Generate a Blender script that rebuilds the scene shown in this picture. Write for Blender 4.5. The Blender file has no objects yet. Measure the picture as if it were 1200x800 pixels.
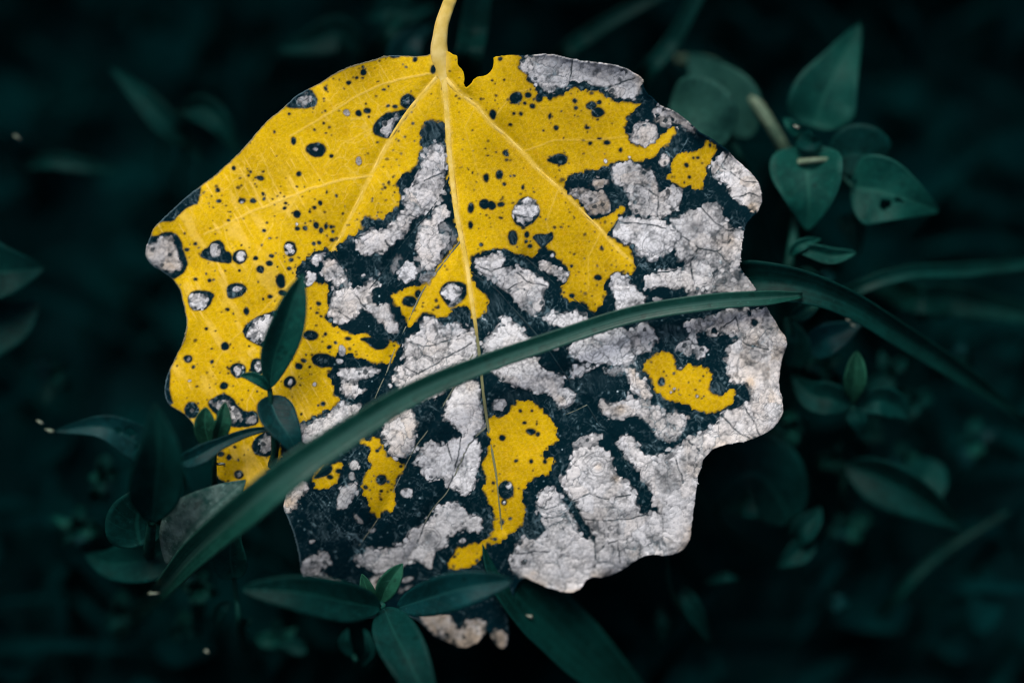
import bpy, math, random
import numpy as np
from mathutils import Vector, Matrix

# ------------------------------------------------------------------ camera
SC = bpy.context.scene
COL = SC.collection
TILT = math.radians(18)          # the camera looks down, this far off the vertical
LENS, SENSOR = 70.0, 36.0
PX = 1e-4                        # one photograph pixel on the fallen leaf = 0.1 mm
D0 = 1200 * PX * LENS / SENSOR   # camera to leaf
H0 = 0.052                       # height of the leaf's middle above the soil
FWD = Vector((0, math.sin(TILT), -math.cos(TILT)))
RGT = Vector((1, 0, 0))
UPV = Vector((0, math.cos(TILT), math.sin(TILT)))
CAM = Vector((0, 0, H0)) - FWD * D0
cd = bpy.data.cameras.new('camera'); cam = bpy.data.objects.new('camera', cd); COL.objects.link(cam)
cam.location = CAM
cam.rotation_euler = (TILT, 0, 0)
cd.lens = LENS; cd.sensor_width = SENSOR; cd.clip_start = 0.005; cd.clip_end = 60
cd.dof.use_dof = True; cd.dof.focus_distance = D0 - 0.0005; cd.dof.aperture_fstop = 3.6
SC.camera = cam
SC.cycles.pixel_filter_type = 'BLACKMAN_HARRIS'; SC.cycles.filter_width = 1.15

# ------------------------------------------------------------------ light
SUN_EL, SUN_AZ = math.radians(62), math.radians(-25)
w = bpy.data.worlds.new('World'); SC.world = w; w.use_nodes = True
nt = w.node_tree; nt.nodes.clear()
sky = nt.nodes.new('ShaderNodeTexSky'); sky.sky_type = 'NISHITA'; sky.sun_disc = False
sky.sun_elevation = SUN_EL; sky.sun_rotation = SUN_AZ; sky.air_density = 1.0; sky.dust_density = 4.0
bg = nt.nodes.new('ShaderNodeBackground'); bg.inputs['Strength'].default_value = 0.08
wo = nt.nodes.new('ShaderNodeOutputWorld')
nt.links.new(sky.outputs[0], bg.inputs[0]); nt.links.new(bg.outputs[0], wo.inputs[0])
sl = bpy.data.lights.new('sun', 'SUN'); sun = bpy.data.objects.new('sun', sl); COL.objects.link(sun)
sl.energy = 1.5; sl.angle = math.radians(32); sl.color = (1.0, 0.96, 0.91)
sd = Vector((math.sin(SUN_AZ) * math.cos(SUN_EL), math.cos(SUN_AZ) * math.cos(SUN_EL), math.sin(SUN_EL)))
sun.rotation_euler = (-sd).to_track_quat('-Z', 'Y').to_euler()
sun.location = sd * 3
vs = SC.view_settings
vs.view_transform = 'Standard'; vs.look = 'None'; vs.gamma = 1.0; vs.use_curve_mapping = False
vs.exposure = 0.92

# ------------------------------------------------------------------ helpers
rng = np.random.default_rng(7)
random.seed(11)

def P(px, py, off=0.0):
    """world point seen at photograph pixel (px, py), `off` metres in front of the leaf plane"""
    d = D0 - off
    s = SENSOR / LENS / 1200 * d
    return CAM + FWD * d + RGT * ((px - 600) * s) + UPV * ((400 - py) * s)

def G(px, py, z=0.0):
    """world point at height z under photograph pixel (px, py)"""
    s = SENSOR / LENS / 1200
    r = FWD + RGT * ((px - 600) * s) + UPV * ((400 - py) * s)
    return CAM + r * ((z - CAM.z) / r.z)

def pt(p):
    """(px, py, mm in front of the leaf) or (px, py, 'g') for the soil"""
    return G(p[0], p[1], -0.001) if p[2] == 'g' else P(p[0], p[1], p[2] * 1e-3)

def smooth(pts, n):
    """Catmull-Rom through 3D points -> n points"""
    a = [Vector(p) for p in pts]
    if len(a) == 2:
        return [a[0].lerp(a[1], i / (n - 1)) for i in range(n)]
    a = [a[0] * 2 - a[1]] + a + [a[-1] * 2 - a[-2]]
    m = len(a) - 3
    out = []
    for i in range(n):
        f = i / (n - 1) * m
        k = min(int(f), m - 1); t = f - k
        p0, p1, p2, p3 = a[k], a[k + 1], a[k + 2], a[k + 3]
        out.append(0.5 * ((2 * p1) + (p2 - p0) * t + (2 * p0 - 5 * p1 + 4 * p2 - p3) * t * t + (3 * p1 - p0 - 3 * p2 + p3) * t ** 3))
    return out

def lerp_list(v, t):
    f = t * (len(v) - 1); k = min(int(f), len(v) - 2)
    return v[k] + (v[k + 1] - v[k]) * (f - k)

def mesh_obj(name, verts, faces, mat, parent=None, uvs=None, smooth_shade=True):
    me = bpy.data.meshes.new(name)
    me.from_pydata([tuple(v) for v in verts], [], faces)
    if uvs is not None:
        ul = me.uv_layers.new(name='UVMap')
        li = np.empty(len(me.loops), dtype=np.int32); me.loops.foreach_get('vertex_index', li)
        ul.data.foreach_set('uv', np.asarray(uvs, dtype=np.float32)[li].ravel())
    if smooth_shade:
        me.polygons.foreach_set('use_smooth', [True] * len(me.polygons))
    me.materials.append(mat)
    o = bpy.data.objects.new(name, me); COL.objects.link(o)
    if parent is not None:
        o.parent = parent
        o.matrix_parent_inverse = Matrix.Translation(-parent.location)
    return o

def tag(o, label, cat, group=None):
    o['label'] = label; o['category'] = cat
    if group: o['group'] = group
    return o

def thing(name, label, cat, loc, group=None):
    o = bpy.data.objects.new(name, None); COL.objects.link(o)
    o.location = loc; o.empty_display_size = 0.005
    return tag(o, label, cat, group)

PROFILES = {
    'lance': lambda t: (math.sin(math.pi * t ** 0.85)) ** 0.85,
    'ovate': lambda t: (math.sin(math.pi * t ** 0.62)) ** 0.75 * (1 - 0.25 * t),
    'obovate': lambda t: (math.sin(math.pi * t ** 1.25)) ** 0.7,
    'blunt': lambda t: (math.sin(math.pi * t ** 0.9)) ** 0.6,
    'round': lambda t: math.sqrt(max(0.0, 1 - (2 * t - 1) ** 2)),
    'blade': lambda t: (1 - t) ** 0.55 * min(1, 0.55 + t * 3),
    'heart': lambda t: min(1, (t * 6) ** 0.5) * (1 - t ** 1.6) ** 0.9,
}

def ribbon_data(path, width, prof='lance', n=40, na=10, cup=0.25, roll=0.0, wavy=0.0, seed=0, holes=(), side=None):
    """a leaf or blade along 3D points; width in m or a list of widths; cup = depth of the fold / width"""
    c = smooth(path, n)
    rs = random.Random(seed)
    ph = [rs.uniform(0, 6.28) for _ in range(4)]
    V, UV, F = [], [], []
    for i in range(n):
        t = i / (n - 1)
        tan = (c[min(i + 1, n - 1)] - c[max(i - 1, 0)]).normalized()
        view = (CAM - c[i]).normalized() if side is None else side
        sdv = tan.cross(view)
        if sdv.length < 1e-6: sdv = RGT.copy()
        sdv.normalize()
        nrm = sdv.cross(tan).normalized()
        r = lerp_list(roll, t) if isinstance(roll, (list, tuple)) else roll
        q = Matrix.Rotation(r, 3, tan)
        sdv, nrm = q @ sdv, q @ nrm
        wd = lerp_list(width, t) if isinstance(width, (list, tuple)) else width * max(PROFILES[prof](min(max(t, 0.004), 0.996)), 0.02)
        for j in range(na + 1):
            s = -1 + 2 * j / na
            ww = wd * (1 + wavy * 0.25 * math.sin(9 * t + ph[2] + (2 if s > 0 else 0)))
            z = wd * cup * (abs(s) ** 1.4 - 0.5) + wavy * wd * abs(s) * 0.35 * math.sin(t * 11 + ph[0] + s * 1.3) + wavy * wd * 0.2 * math.sin(t * 5 + ph[1])
            V.append(c[i] + sdv * (ww * 0.5 * s) + nrm * z)
            UV.append((0.5 + 0.5 * s, t))
    for i in range(n - 1):
        for j in range(na):
            t = (i + .5) / (n - 1); s = -1 + 2 * (j + .5) / na
            if any(((t - h[0]) / h[2]) ** 2 + ((s - h[1]) / h[3]) ** 2 < 1 for h in holes):
                continue
            a = i * (na + 1) + j
            F.append((a, a + 1, a + na + 2, a + na + 1))
    return V, F, UV

def ribbon(name, path, width, mat, parent=None, thick=0.00014, **k):
    pts = [pt(p) if isinstance(p, tuple) else p for p in path]
    if isinstance(width, (list, tuple)): width = [x * PX for x in width]
    else: width = width * PX
    V, F, UV = ribbon_data(pts, width, **k)
    o = mesh_obj(name, V, F, mat, parent, UV)
    m = o.modifiers.new('thickness', 'SOLIDIFY'); m.thickness = thick; m.offset = 0
    return o

def tube(name, path, radii, mat, parent=None, n=24, na=8, flat=1.0):
    pts = [pt(p) if isinstance(p, tuple) else p for p in path]
    c = smooth(pts, n)
    V, F, UV = [], [], []
    for i in range(n):
        t = i / (n - 1)
        tan = (c[min(i + 1, n - 1)] - c[max(i - 1, 0)]).normalized()
        view = (CAM - c[i]).normalized()
        a = tan.cross(view)
        if a.length < 1e-5: a = RGT.copy()
        a.normalize(); b = a.cross(tan).normalized()
        r = lerp_list(radii, t) * PX
        for j in range(na):
            th = 2 * math.pi * j / na
            V.append(c[i] + a * (r * math.cos(th)) + b * (r * flat * math.sin(th)))
            UV.append((j / na, t))
    for i in range(n - 1):
        for j in range(na):
            F.append((i * na + j, i * na + (j + 1) % na, (i + 1) * na + (j + 1) % na, (i + 1) * na + j))
    F.append(tuple(range(na))); F.append(tuple(range(n * na - 1, (n - 1) * na - 1, -1)))
    return mesh_obj(name, V, F, mat, parent, UV)

# ------------------------------------------------------------------ node helpers
def new_mat(name):
    m = bpy.data.materials.new(name); m.use_nodes = True
    m.node_tree.nodes.clear()
    return m, m.node_tree

class NT:
    def __init__(s, t): s.t = t
    def n(s, k, **kw):
        x = s.t.nodes.new(k)
        for a, b in kw.items(): setattr(x, a, b)
        return x
    def l(s, a, b): s.t.links.new(a, b)
    def mix(s, f, a, b, mode='MIX'):
        x = s.n('ShaderNodeMix', data_type='RGBA', blend_type=mode)
        for i, v in ((0, f), (6, a), (7, b)):
            if hasattr(v, 'is_output'): s.l(v, x.inputs[i])
            elif i == 0: x.inputs[0].default_value = v
            else: x.inputs[i].default_value = (v[0], v[1], v[2], 1)
        return x.outputs[2]
    def math(s, op, a, b=0.0, clamp=False):
        x = s.n('ShaderNodeMath', operation=op, use_clamp=clamp)
        for i, v in ((0, a), (1, b)):
            if hasattr(v, 'is_output'): s.l(v, x.inputs[i])
            else: x.inputs[i].default_value = v
        return x.outputs[0]
    def ramp(s, f, lo, hi):
        x = s.n('ShaderNodeMapRange', interpolation_type='SMOOTHSTEP')
        s.l(f, x.inputs[0]); x.inputs[1].default_value = lo; x.inputs[2].default_value = hi
        return x.outputs[0]
    def noise(s, co, scale, detail=4, rough=0.55):
        x = s.n('ShaderNodeTexNoise'); s.l(co, x.inputs['Vector'])
        x.inputs['Scale'].default_value = scale; x.inputs['Detail'].default_value = detail; x.inputs['Roughness'].default_value = rough
        return x.outputs[0]

def green_mat(name, col, dark=None, rib=None, rib_w=0.05, stripes=0, rough=0.55, spec=0.25, trans=0.18, mottle=0.4, edge=None, scale=160):
    """a living leaf: green with mottling, a midrib and side veins or stripes along the UVs"""
    m, t = new_mat(name); N = NT(t)
    tc = N.n('ShaderNodeTexCoord')
    co = tc.outputs['Object']
    dark = dark or tuple(c * 0.5 for c in col)
    nz = N.noise(co, scale, 4); nf = N.noise(co, 1400, 3)
    c = N.mix(N.ramp(nz, 0.35, 0.68), dark, col)
    c = N.mix(N.math('MULTIPLY', N.ramp(nf, 0.45, 0.75), mottle), c, tuple(min(1, x * 1.7) for x in col))
    sp1 = N.noise(co, 620, 2); sp2 = N.noise(co, 2300, 1)
    c = N.mix(N.math('MULTIPLY', N.ramp(sp1, .62, .7), .6), c, tuple(x * .35 for x in col))
    c = N.mix(N.math('MULTIPLY', N.ramp(sp2, .70, .76), .5), c, tuple(min(1, x * 2.2 + .02) for x in col))
    sep = N.n('ShaderNodeSeparateXYZ'); N.l(tc.outputs['UV'], sep.inputs[0])
    u = N.math('ABSOLUTE', N.math('SUBTRACT', sep.outputs[0], 0.5))
    hgt = nf
    if rib:
        rm = N.math('SUBTRACT', 1.0, N.ramp(u, rib_w * 0.3, rib_w))
        c = N.mix(N.math('MULTIPLY', rm, 0.75), c, rib)
        vv = N.math('SINE', N.math('MULTIPLY', N.math('SUBTRACT', sep.outputs[1], N.math('MULTIPLY', u, 0.45)), 46.0))
        vm = N.ramp(vv, 0.9, 1.0)
        if stripes: vm = N.math('MULTIPLY', vm, 0.0)
        c = N.mix(N.math('MULTIPLY', vm, 0.28), c, rib)
        hgt = N.math('SUBTRACT', N.math('MULTIPLY', nf, 0.5), N.math('ADD', rm, N.math('MULTIPLY', vm, 0.5)))
    if stripes:
        st = N.math('SINE', N.math('MULTIPLY', sep.outputs[0], float(stripes)))
        c = N.mix(N.math('MULTIPLY', N.ramp(st, 0.2, 1.0), 0.22), c, tuple(min(1, x * 1.9) for x in col))
        hgt = N.math('ADD', N.math('MULTIPLY', nf, .6), N.math('MULTIPLY', st, 0.08))
    if edge:
        em = N.ramp(u, 0.44, 0.5)
        c = N.mix(N.math('MULTIPLY', em, 0.5), c, edge)
    bs = N.n('ShaderNodeBsdfPrincipled'); N.l(c, bs.inputs['Base Color'])
    bs.inputs['Roughness'].default_value = rough; bs.inputs['Specular IOR Level'].default_value = spec
    bp = N.n('ShaderNodeBump'); bp.inputs['Strength'].default_value = 0.35; bp.inputs['Distance'].default_value = 0.00012
    N.l(hgt, bp.inputs['Height']); N.l(bp.outputs[0], bs.inputs['Normal'])
    tr = N.n('ShaderNodeBsdfTranslucent'); N.l(c, tr.inputs[0])
    mx = N.n('ShaderNodeMixShader'); mx.inputs[0].default_value = trans
    N.l(bs.outputs[0], mx.inputs[1]); N.l(tr.outputs[0], mx.inputs[2])
    out = N.n('ShaderNodeOutputMaterial'); N.l(mx.outputs[0], out.inputs[0])
    return m

M = {}
M['herb'] = green_mat('herb_green', (0.004, 0.068, 0.053), dark=(0.002, 0.042, 0.034), rib=(0.012, 0.095, 0.072), edge=(0.014, 0.09, 0.075), spec=.1)
M['herb_dark'] = green_mat('herb_dark_green', (0.0015, 0.034, 0.031), rib=(0.004, 0.05, 0.042), spec=.06)
M['herb_blue'] = green_mat('herb_bluish', (0.002, 0.042, 0.046), rib=(0.008, 0.065, 0.065), rough=0.5, spec=.12)
M['bright'] = green_mat('young_green', (0.012, 0.085, 0.052), rib=(0.02, 0.12, 0.075), spec=.1)
M['blade'] = green_mat('grass_green', (0.009, 0.068, 0.050), dark=(0.005, 0.052, 0.038), stripes=44, rough=0.38, spec=0.30, edge=(0.03, 0.10, 0.08), rib=(0.035, 0.105, 0.085), rib_w=.16, scale=260)
M['blade_dark'] = green_mat('grass_dark_green', (0.002, 0.036, 0.031), stripes=34, rough=0.5, spec=.08)
M['grey'] = green_mat('downy_grey_green', (0.09, 0.15, 0.14), dark=(0.012, 0.055, 0.048), rib=(0.03, 0.08, 0.07), rough=0.8, spec=0.05, mottle=0.5, scale=520)
M['pale'] = green_mat('pale_sage', (0.018, 0.078, 0.062), dark=(0.010, 0.055, 0.046), rough=0.6, spec=.06)
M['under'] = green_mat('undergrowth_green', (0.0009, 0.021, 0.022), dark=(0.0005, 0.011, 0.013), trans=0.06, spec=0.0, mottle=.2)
M['stem'] = green_mat('stem_green', (0.005, 0.05, 0.04), trans=0.0, spec=.1)
M['stem_pale'] = green_mat('stem_straw', (0.14, 0.20, 0.13), dark=(0.06, 0.12, 0.08), trans=0.0)
M['husk'] = green_mat('husk_white', (0.40, 0.44, 0.36), dark=(0.14, 0.20, 0.14), trans=0.0)

# ------------------------------------------------------------------ soil
def soil_mat():
    m, t = new_mat('damp_soil'); N = NT(t)
    tc = N.n('ShaderNodeTexCoord'); co = tc.outputs['Object']
    nz = N.noise(co, 90, 6); n2 = N.noise(co, 700, 4)
    c = N.mix(N.ramp(nz, 0.3, 0.7), (0.001, 0.014, 0.017), (0.003, 0.024, 0.027))
    bs = N.n('ShaderNodeBsdfPrincipled'); N.l(c, bs.inputs['Base Color']); bs.inputs['Roughness'].default_value = 0.9
    bs.inputs['Specular IOR Level'].default_value = 0.0
    bp = N.n('ShaderNodeBump'); bp.inputs['Distance'].default_value = 0.002; N.l(N.math('ADD', nz, n2), bp.inputs['Height'])
    N.l(bp.outputs[0], bs.inputs['Normal'])
    out = N.n('ShaderNodeOutputMaterial'); N.l(bs.outputs[0], out.inputs[0])
    return m
def build_soil():
    xs = np.concatenate([[-30, -5, -1], np.linspace(-0.3, 0.3, 61), [1, 5, 30]])
    V, F = [], []
    r = random.Random(3)
    for y in xs:
        for x in xs:
            near = max(abs(x), abs(y)) < 0.29
            V.append((x, y, r.uniform(-0.0015, 0.0012) if near else -0.001))
    n = len(xs)
    for i in range(n - 1):
        for j in range(n - 1):
            F.append((i * n + j, i * n + j + 1, (i + 1) * n + j + 1, (i + 1) * n + j))
    o = mesh_obj('ground', V, F, soil_mat()); o['kind'] = 'structure'
    return o
build_soil()

# ------------------------------------------------------------------ the fallen leaf
X0, Y0, X1, Y1 = 160, 52, 936, 772
W, Hh = X1 - X0 + 1, Y1 - Y0 + 1
gx, gy = np.meshgrid(np.arange(X0, X1 + 1, dtype=np.float32), np.arange(Y0, Y1 + 1, dtype=np.float32))

def vnoise(x, y, sx, sy=None, seed=0, octaves=3, gain=0.5):
    """lattice value noise, roughly -1..1"""
    sy = sy or sx
    out = np.zeros_like(x); amp = 1.0; tot = 0.0
    r = np.random.default_rng(1000 + seed)
    for o in range(octaves):
        L = r.uniform(-1, 1, (257, 257)).astype(np.float32)
        u = x / sx * 2 ** o + 37.3 * o; v = y / sy * 2 ** o + 11.7 * o
        iu = np.floor(u).astype(np.int32); iv = np.floor(v).astype(np.int32)
        fu = u - iu; fv = v - iv
        fu = fu * fu * (3 - 2 * fu); fv = fv * fv * (3 - 2 * fv)
        iu &= 255; iv &= 255
        a = L[iv, iu] * (1 - fu) + L[iv, iu + 1] * fu
        b = L[iv + 1, iu] * (1 - fu) + L[iv + 1, iu + 1] * fu
        out += amp * (a * (1 - fv) + b * fv); tot += amp; amp *= gain
    return out / tot

def voronoi(x, y, s, seed=0, jitter=0.9):
    """F1, F2 and the coordinates of the nearest point (jittered grid of pitch s)"""
    r = np.random.default_rng(2000 + seed)
    J = (r.uniform(-0.5, 0.5, (256, 256, 2)) * jitter).astype(np.float32)
    iu = np.floor(x / s).astype(np.int32); iv = np.floor(y / s).astype(np.int32)
    f1 = np.full(x.shape, 1e9, np.float32); f2 = f1.copy(); cx = np.zeros_like(x); cy = np.zeros_like(x)
    for dv in (-1, 0, 1):
        for du in (-1, 0, 1):
            ku, kv = iu + du, iv + dv
            j = J[kv & 255, ku & 255]
            qx = (ku + 0.5 + j[..., 0]) * s; qy = (kv + 0.5 + j[..., 1]) * s
            d = np.hypot(x - qx, y - qy)
            near = d < f1
            f2 = np.where(near, f1, np.minimum(f2, d))
            f1 = np.where(near, d, f1); cx = np.where(near, qx, cx); cy = np.where(near, qy, cy)
    return f1, f2, cx, cy

def blur(a, sig):
    k = int(3 * sig) + 1
    g = np.exp(-0.5 * (np.arange(-k, k + 1) / sig) ** 2); g /= g.sum()
    p = np.pad(a, ((k, k), (0, 0)), mode='edge')
    b = sum(g[i] * p[i:i + a.shape[0]] for i in range(2 * k + 1))
    p = np.pad(b, ((0, 0), (k, k)), mode='edge')
    return sum(g[i] * p[:, i:i + a.shape[1]] for i in range(2 * k + 1)).astype(np.float32)

def sstep(a, lo, hi):
    t = np.clip((a - lo) / (hi - lo), 0, 1)
    return t * t * (3 - 2 * t)

def crop(bx, pad):
    x0 = max(int(bx[0] - pad - X0), 0); x1 = min(int(bx[2] + pad - X0) + 2, W)
    y0 = max(int(bx[1] - pad - Y0), 0); y1 = min(int(bx[3] + pad - Y0) + 2, Hh)
    return slice(y0, max(y1, y0)), slice(x0, max(x1, x0))

def poly_sd(x, y, poly):
    """signed distance to a polygon, negative inside"""
    p = np.asarray(poly, np.float32); q = np.roll(p, -1, 0)
    d = np.full(x.shape, 1e9, np.float32); ins = np.zeros(x.shape, bool)
    for (ax, ay), (bx, by) in zip(p, q):
        ex, ey = bx - ax, by - ay
        t = np.clip(((x - ax) * ex + (y - ay) * ey) / max(ex * ex + ey * ey, 1e-6), 0, 1)
        d = np.minimum(d, (x - ax - t * ex) ** 2 + (y - ay - t * ey) ** 2)
        c = (ay > y) != (by > y)
        ins ^= c & (x < ex * (y - ay) / (ey if abs(ey) > 1e-6 else 1e-6) + ax)
    d = np.sqrt(d)
    return np.where(ins, -d, d)

def chaikin(poly, it=1):
    p = np.asarray(poly, np.float32)
    for _ in range(it):
        q = np.roll(p, -1, 0)
        p = np.stack([0.75 * p + 0.25 * q, 0.25 * p + 0.75 * q], 1).reshape(-1, 2)
    return p

def line_d(x, y, pts):
    d = np.full(x.shape, 1e9, np.float32); tt = np.zeros_like(x)
    n = len(pts) - 1
    for k in range(n):
        (ax, ay), (bx, by) = pts[k], pts[k + 1]
        ex, ey = bx - ax, by - ay
        t = np.clip(((x - ax) * ex + (y - ay) * ey) / max(ex * ex + ey * ey, 1e-6), 0, 1)
        q = np.hypot(x - ax - t * ex, y - ay - t * ey)
        tt = np.where(q < d, (k + t) / n, tt); d = np.minimum(d, q)
    return d, tt

# --- traced outline and marks of the leaf (millimetre tenths on its own surface)
OUTLINE = [(505,64),(490,67),(470,65),(456,65),(436,71),(410,78),(390,87),(376,97),(365,103),(347,112),(337,122),(325,132),
 (310,145),(294,164),(274,186),(259,200),(232,220),(210,238),(190,257),(180,266),(176,278),(171,290),(171,302),(178,312),(190,318),
 (198,324),(203,328),(210,338),(214,350),(216,360),(219,376),(218,392),(212,406),(204,422),(197,436),(193,450),(193,464),(198,475),
 (208,480),(220,488),(228,500),(236,512),(248,526),(250,544),(254,560),(264,566),(278,570),(282,578),(298,573),(318,564),(340,562),
 (335,581),(331,597),(336,604),(341,615),(347,632),(351,652),(353,672),(362,690),(386,708),(420,722),(455,724),(485,722),(497,733),
 (507,745),(525,752),(542,760),(556,755),(566,746),(572,737),(577,750),(587,760),(596,755),(597,740),(596,722),(600,702),(606,684),
 (616,677),(625,682),(650,691),(670,695),(682,690),(689,675),(710,677),(730,667),(745,656),(760,650),(782,651),(797,647),(807,637),
 (811,620),(812,600),(814,590),(817,566),(820,550),(826,536),(836,526),(848,521),(860,519),(880,516),(898,508),(910,498),(918,484),
 (917,468),(913,452),(914,434),(918,416),(923,404),(922,396),(914,386),(908,376),(902,366),(895,352),(886,340),(878,328),(868,314),
 (867,306),(869,288),(871,272),(874,262),(882,254),(890,246),(893,236),(891,222),(886,210),(878,200),(864,188),(852,176),(840,168),
 (834,162),(818,156),(804,142),(790,132),(774,126),(764,116),(755,106),(754,96),(750,91),(736,83),(722,77),(700,74),(678,72),(656,67),
 (634,65),(618,65),(606,64),(590,65),(578,66),(579,74),(576,83),(569,88),(556,91),(553,98),(547,104),(543,100),(544,90),(542,82),
 (537,78),(536,70),(536,65),(530,64),(525,60),(506,60)]

YELLOW = [
 # the large yellow field, petiole side
 [(608,60),(609,76),(612,86),(618,92),(622,99),(632,112),(644,120),(656,114),(664,105),(684,107),(690,109),(704,110),(712,115),(722,119),
  (740,122),(752,122),(744,128),(738,140),(732,150),(735,164),(744,172),(766,172),(776,160),(784,152),(792,150),(790,160),(784,172),
  (776,175),(764,185),(755,190),(740,188),(725,188),(716,194),(700,198),(690,200),(670,203),(662,210),(662,222),(670,232),(678,236),
  (684,246),(694,255),(706,258),(720,248),(733,241),(731,250),(724,256),(722,262),(716,268),(714,278),(724,282),(736,290),(742,298),
  (747,306),(742,320),(736,322),(726,316),(716,319),(709,332),(711,346),(707,358),(700,366),(690,364),(686,354),(670,354),(658,348),
  (656,338),(666,328),(668,320),(660,308),(652,300),(644,290),(634,288),(632,298),(616,300),(602,296),(590,291),(576,291),(562,295),
  (552,299),(554,320),(558,336),(568,344),(571,352),(572,365),(562,371),(553,373),(545,357),(530,361),(524,371),(510,372),(502,366),
  (490,370),(486,384),(478,382),(474,368),(464,358),(458,348),(462,343),(478,336),(498,334),(512,318),(520,300),(536,288),(537,276),
  (534,262),(531,236),(527,220),(525,190),(524,160),(522,143),(510,140),(498,142),(491,152),(493,166),(496,178),(490,188),(484,199),
  (470,204),(463,212),(466,222),(472,230),(468,240),(458,246),(452,254),(448,259),(438,256),(430,253),(424,258),(424,266),(416,276),
  (410,278),(398,286),(392,294),(386,294),(380,290),(370,292),(362,298),(356,304),(346,312),(346,330),(362,338),(372,330),(386,336),
  (384,344),(382,352),(384,362),(380,372),(388,380),(400,386),(412,392),(430,390),(434,396),(446,400),(468,398),(464,412),(456,429),
  (446,424),(430,422),(418,418),(408,413),(396,408),(393,418),(386,432),(385,440),(390,446),(388,460),(396,468),(392,478),(380,484),
  (368,488),(358,493),(346,500),(332,510),(326,522),(330,541),(310,556),(286,582),(240,580),(150,480),(150,150),(400,40)],
 [(366,560),(368,550),(376,542),(386,543),(390,548),(396,541),(403,544),(398,556),(399,561),(390,568),(374,574),(367,568)],
 [(418,518),(424,511),(431,517),(437,511),(446,518),(450,528),(456,536),(468,540),(476,543),(472,552),(466,564),(460,576),(462,590),
  (459,600),(448,600),(442,607),(434,598),(432,588),(425,576),(426,562),(430,552),(437,548),(434,538),(434,526),(428,520)],
 [(574,489),(592,488),(594,482),(602,476),(608,466),(624,470),(636,484),(650,496),(655,508),(652,518),(648,520),(642,528),(634,534),
  (638,538),(648,536),(653,539),(648,546),(643,558),(630,558),(620,566),(610,582),(615,598),(614,610),(606,622),(590,632),(582,638),
  (566,636),(565,658),(555,664),(526,668),(524,658),(530,648),(540,641),(556,637),(572,630),(580,618),(578,600),(570,582),(563,572),
  (570,564),(564,546),(570,532),(576,520),(572,502)],
 [(753,428),(762,420),(770,412),(780,412),(790,417),(793,430),(798,434),(802,428),(816,427),(830,431),(837,440),(830,452),(834,462),
  (844,465),(852,458),(858,453),(862,456),(858,472),(846,480),(830,485),(818,480),(798,471),(784,470),(772,462),(766,448)],
 [(787,180),(796,179),(818,178),(824,168),(832,163),(840,172),(838,180),(832,190),(826,198),(827,204),(826,214),(823,222),(812,223),
  (806,217),(798,221),(790,214),(780,208),(786,200)],
]
BLACK = [  # dark patches lying on the yellow
 [(236,218),(235,222),(233,239),(226,241),(214,247),(207,256),(204,260),(190,259),(182,262),(205,236)],
 [(176,276),(184,276),(192,272),(204,273),(212,280),(214,290),(220,304),(220,312),(214,320),(203,329),(160,320),(165,285)],
 [(235,300),(238,293),(244,290),(248,283),(256,281),(262,286),(264,294),(270,295),(273,302),(271,309),(258,308),(240,304)],
 [(221,344),(230,340),(244,341),(252,345),(248,352),(246,358),(240,363),(228,364),(221,357)],
 [(266,336),(272,332),(282,331),(291,337),(288,344),(280,349),(268,350),(265,343)],
 [(333,126),(347,108),(365,104),(372,115),(371,124),(362,127),(350,127),(341,128)],
 [(436,149),(440,142),(450,134),(462,131),(474,127),(479,131),(476,138),(468,146),(465,156),(456,162),(446,162),(438,156)],
 [(514,344),(518,334),(528,329),(542,331),(547,334),(546,348),(538,354),(530,361),(522,355)],
 [(640,189),(648,182),(656,179),(664,183),(666,189),(659,195),(650,192)],
 [(623,278),(630,273),(640,274),(648,271),(650,280),(642,286),(637,294),(630,286)],
 [(599,250),(604,242),(610,232),(620,231),(629,238),(634,250),(628,260),(614,268),(602,262)],
 [(243,474),(250,466),(261,460),(272,465),(279,476),(288,483),(299,481),(304,487),(303,496),(288,501),(270,501),(263,492),(250,484)],
 [(283,385),(298,373),(316,365),(332,362),(334,380),(312,408),(298,403),(288,396)],
 [(295,519),(301,511),(313,504),(326,506),(330,520),(322,533),(308,536),(297,530)],
 [(420,398),(428,395),(440,394),(456,396),(457,404),(450,410),(438,409),(430,402)],
 [(364,419),(370,414),(384,415),(394,418),(394,430),(376,430),(366,427)],
 [(366,560),(374,552),(380,544),(388,544),(390,552),(384,556),(372,560)],
 [(188,408),(200,424),(199,440),(199,460),(204,476),(186,470),(186,440)],
]
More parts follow.
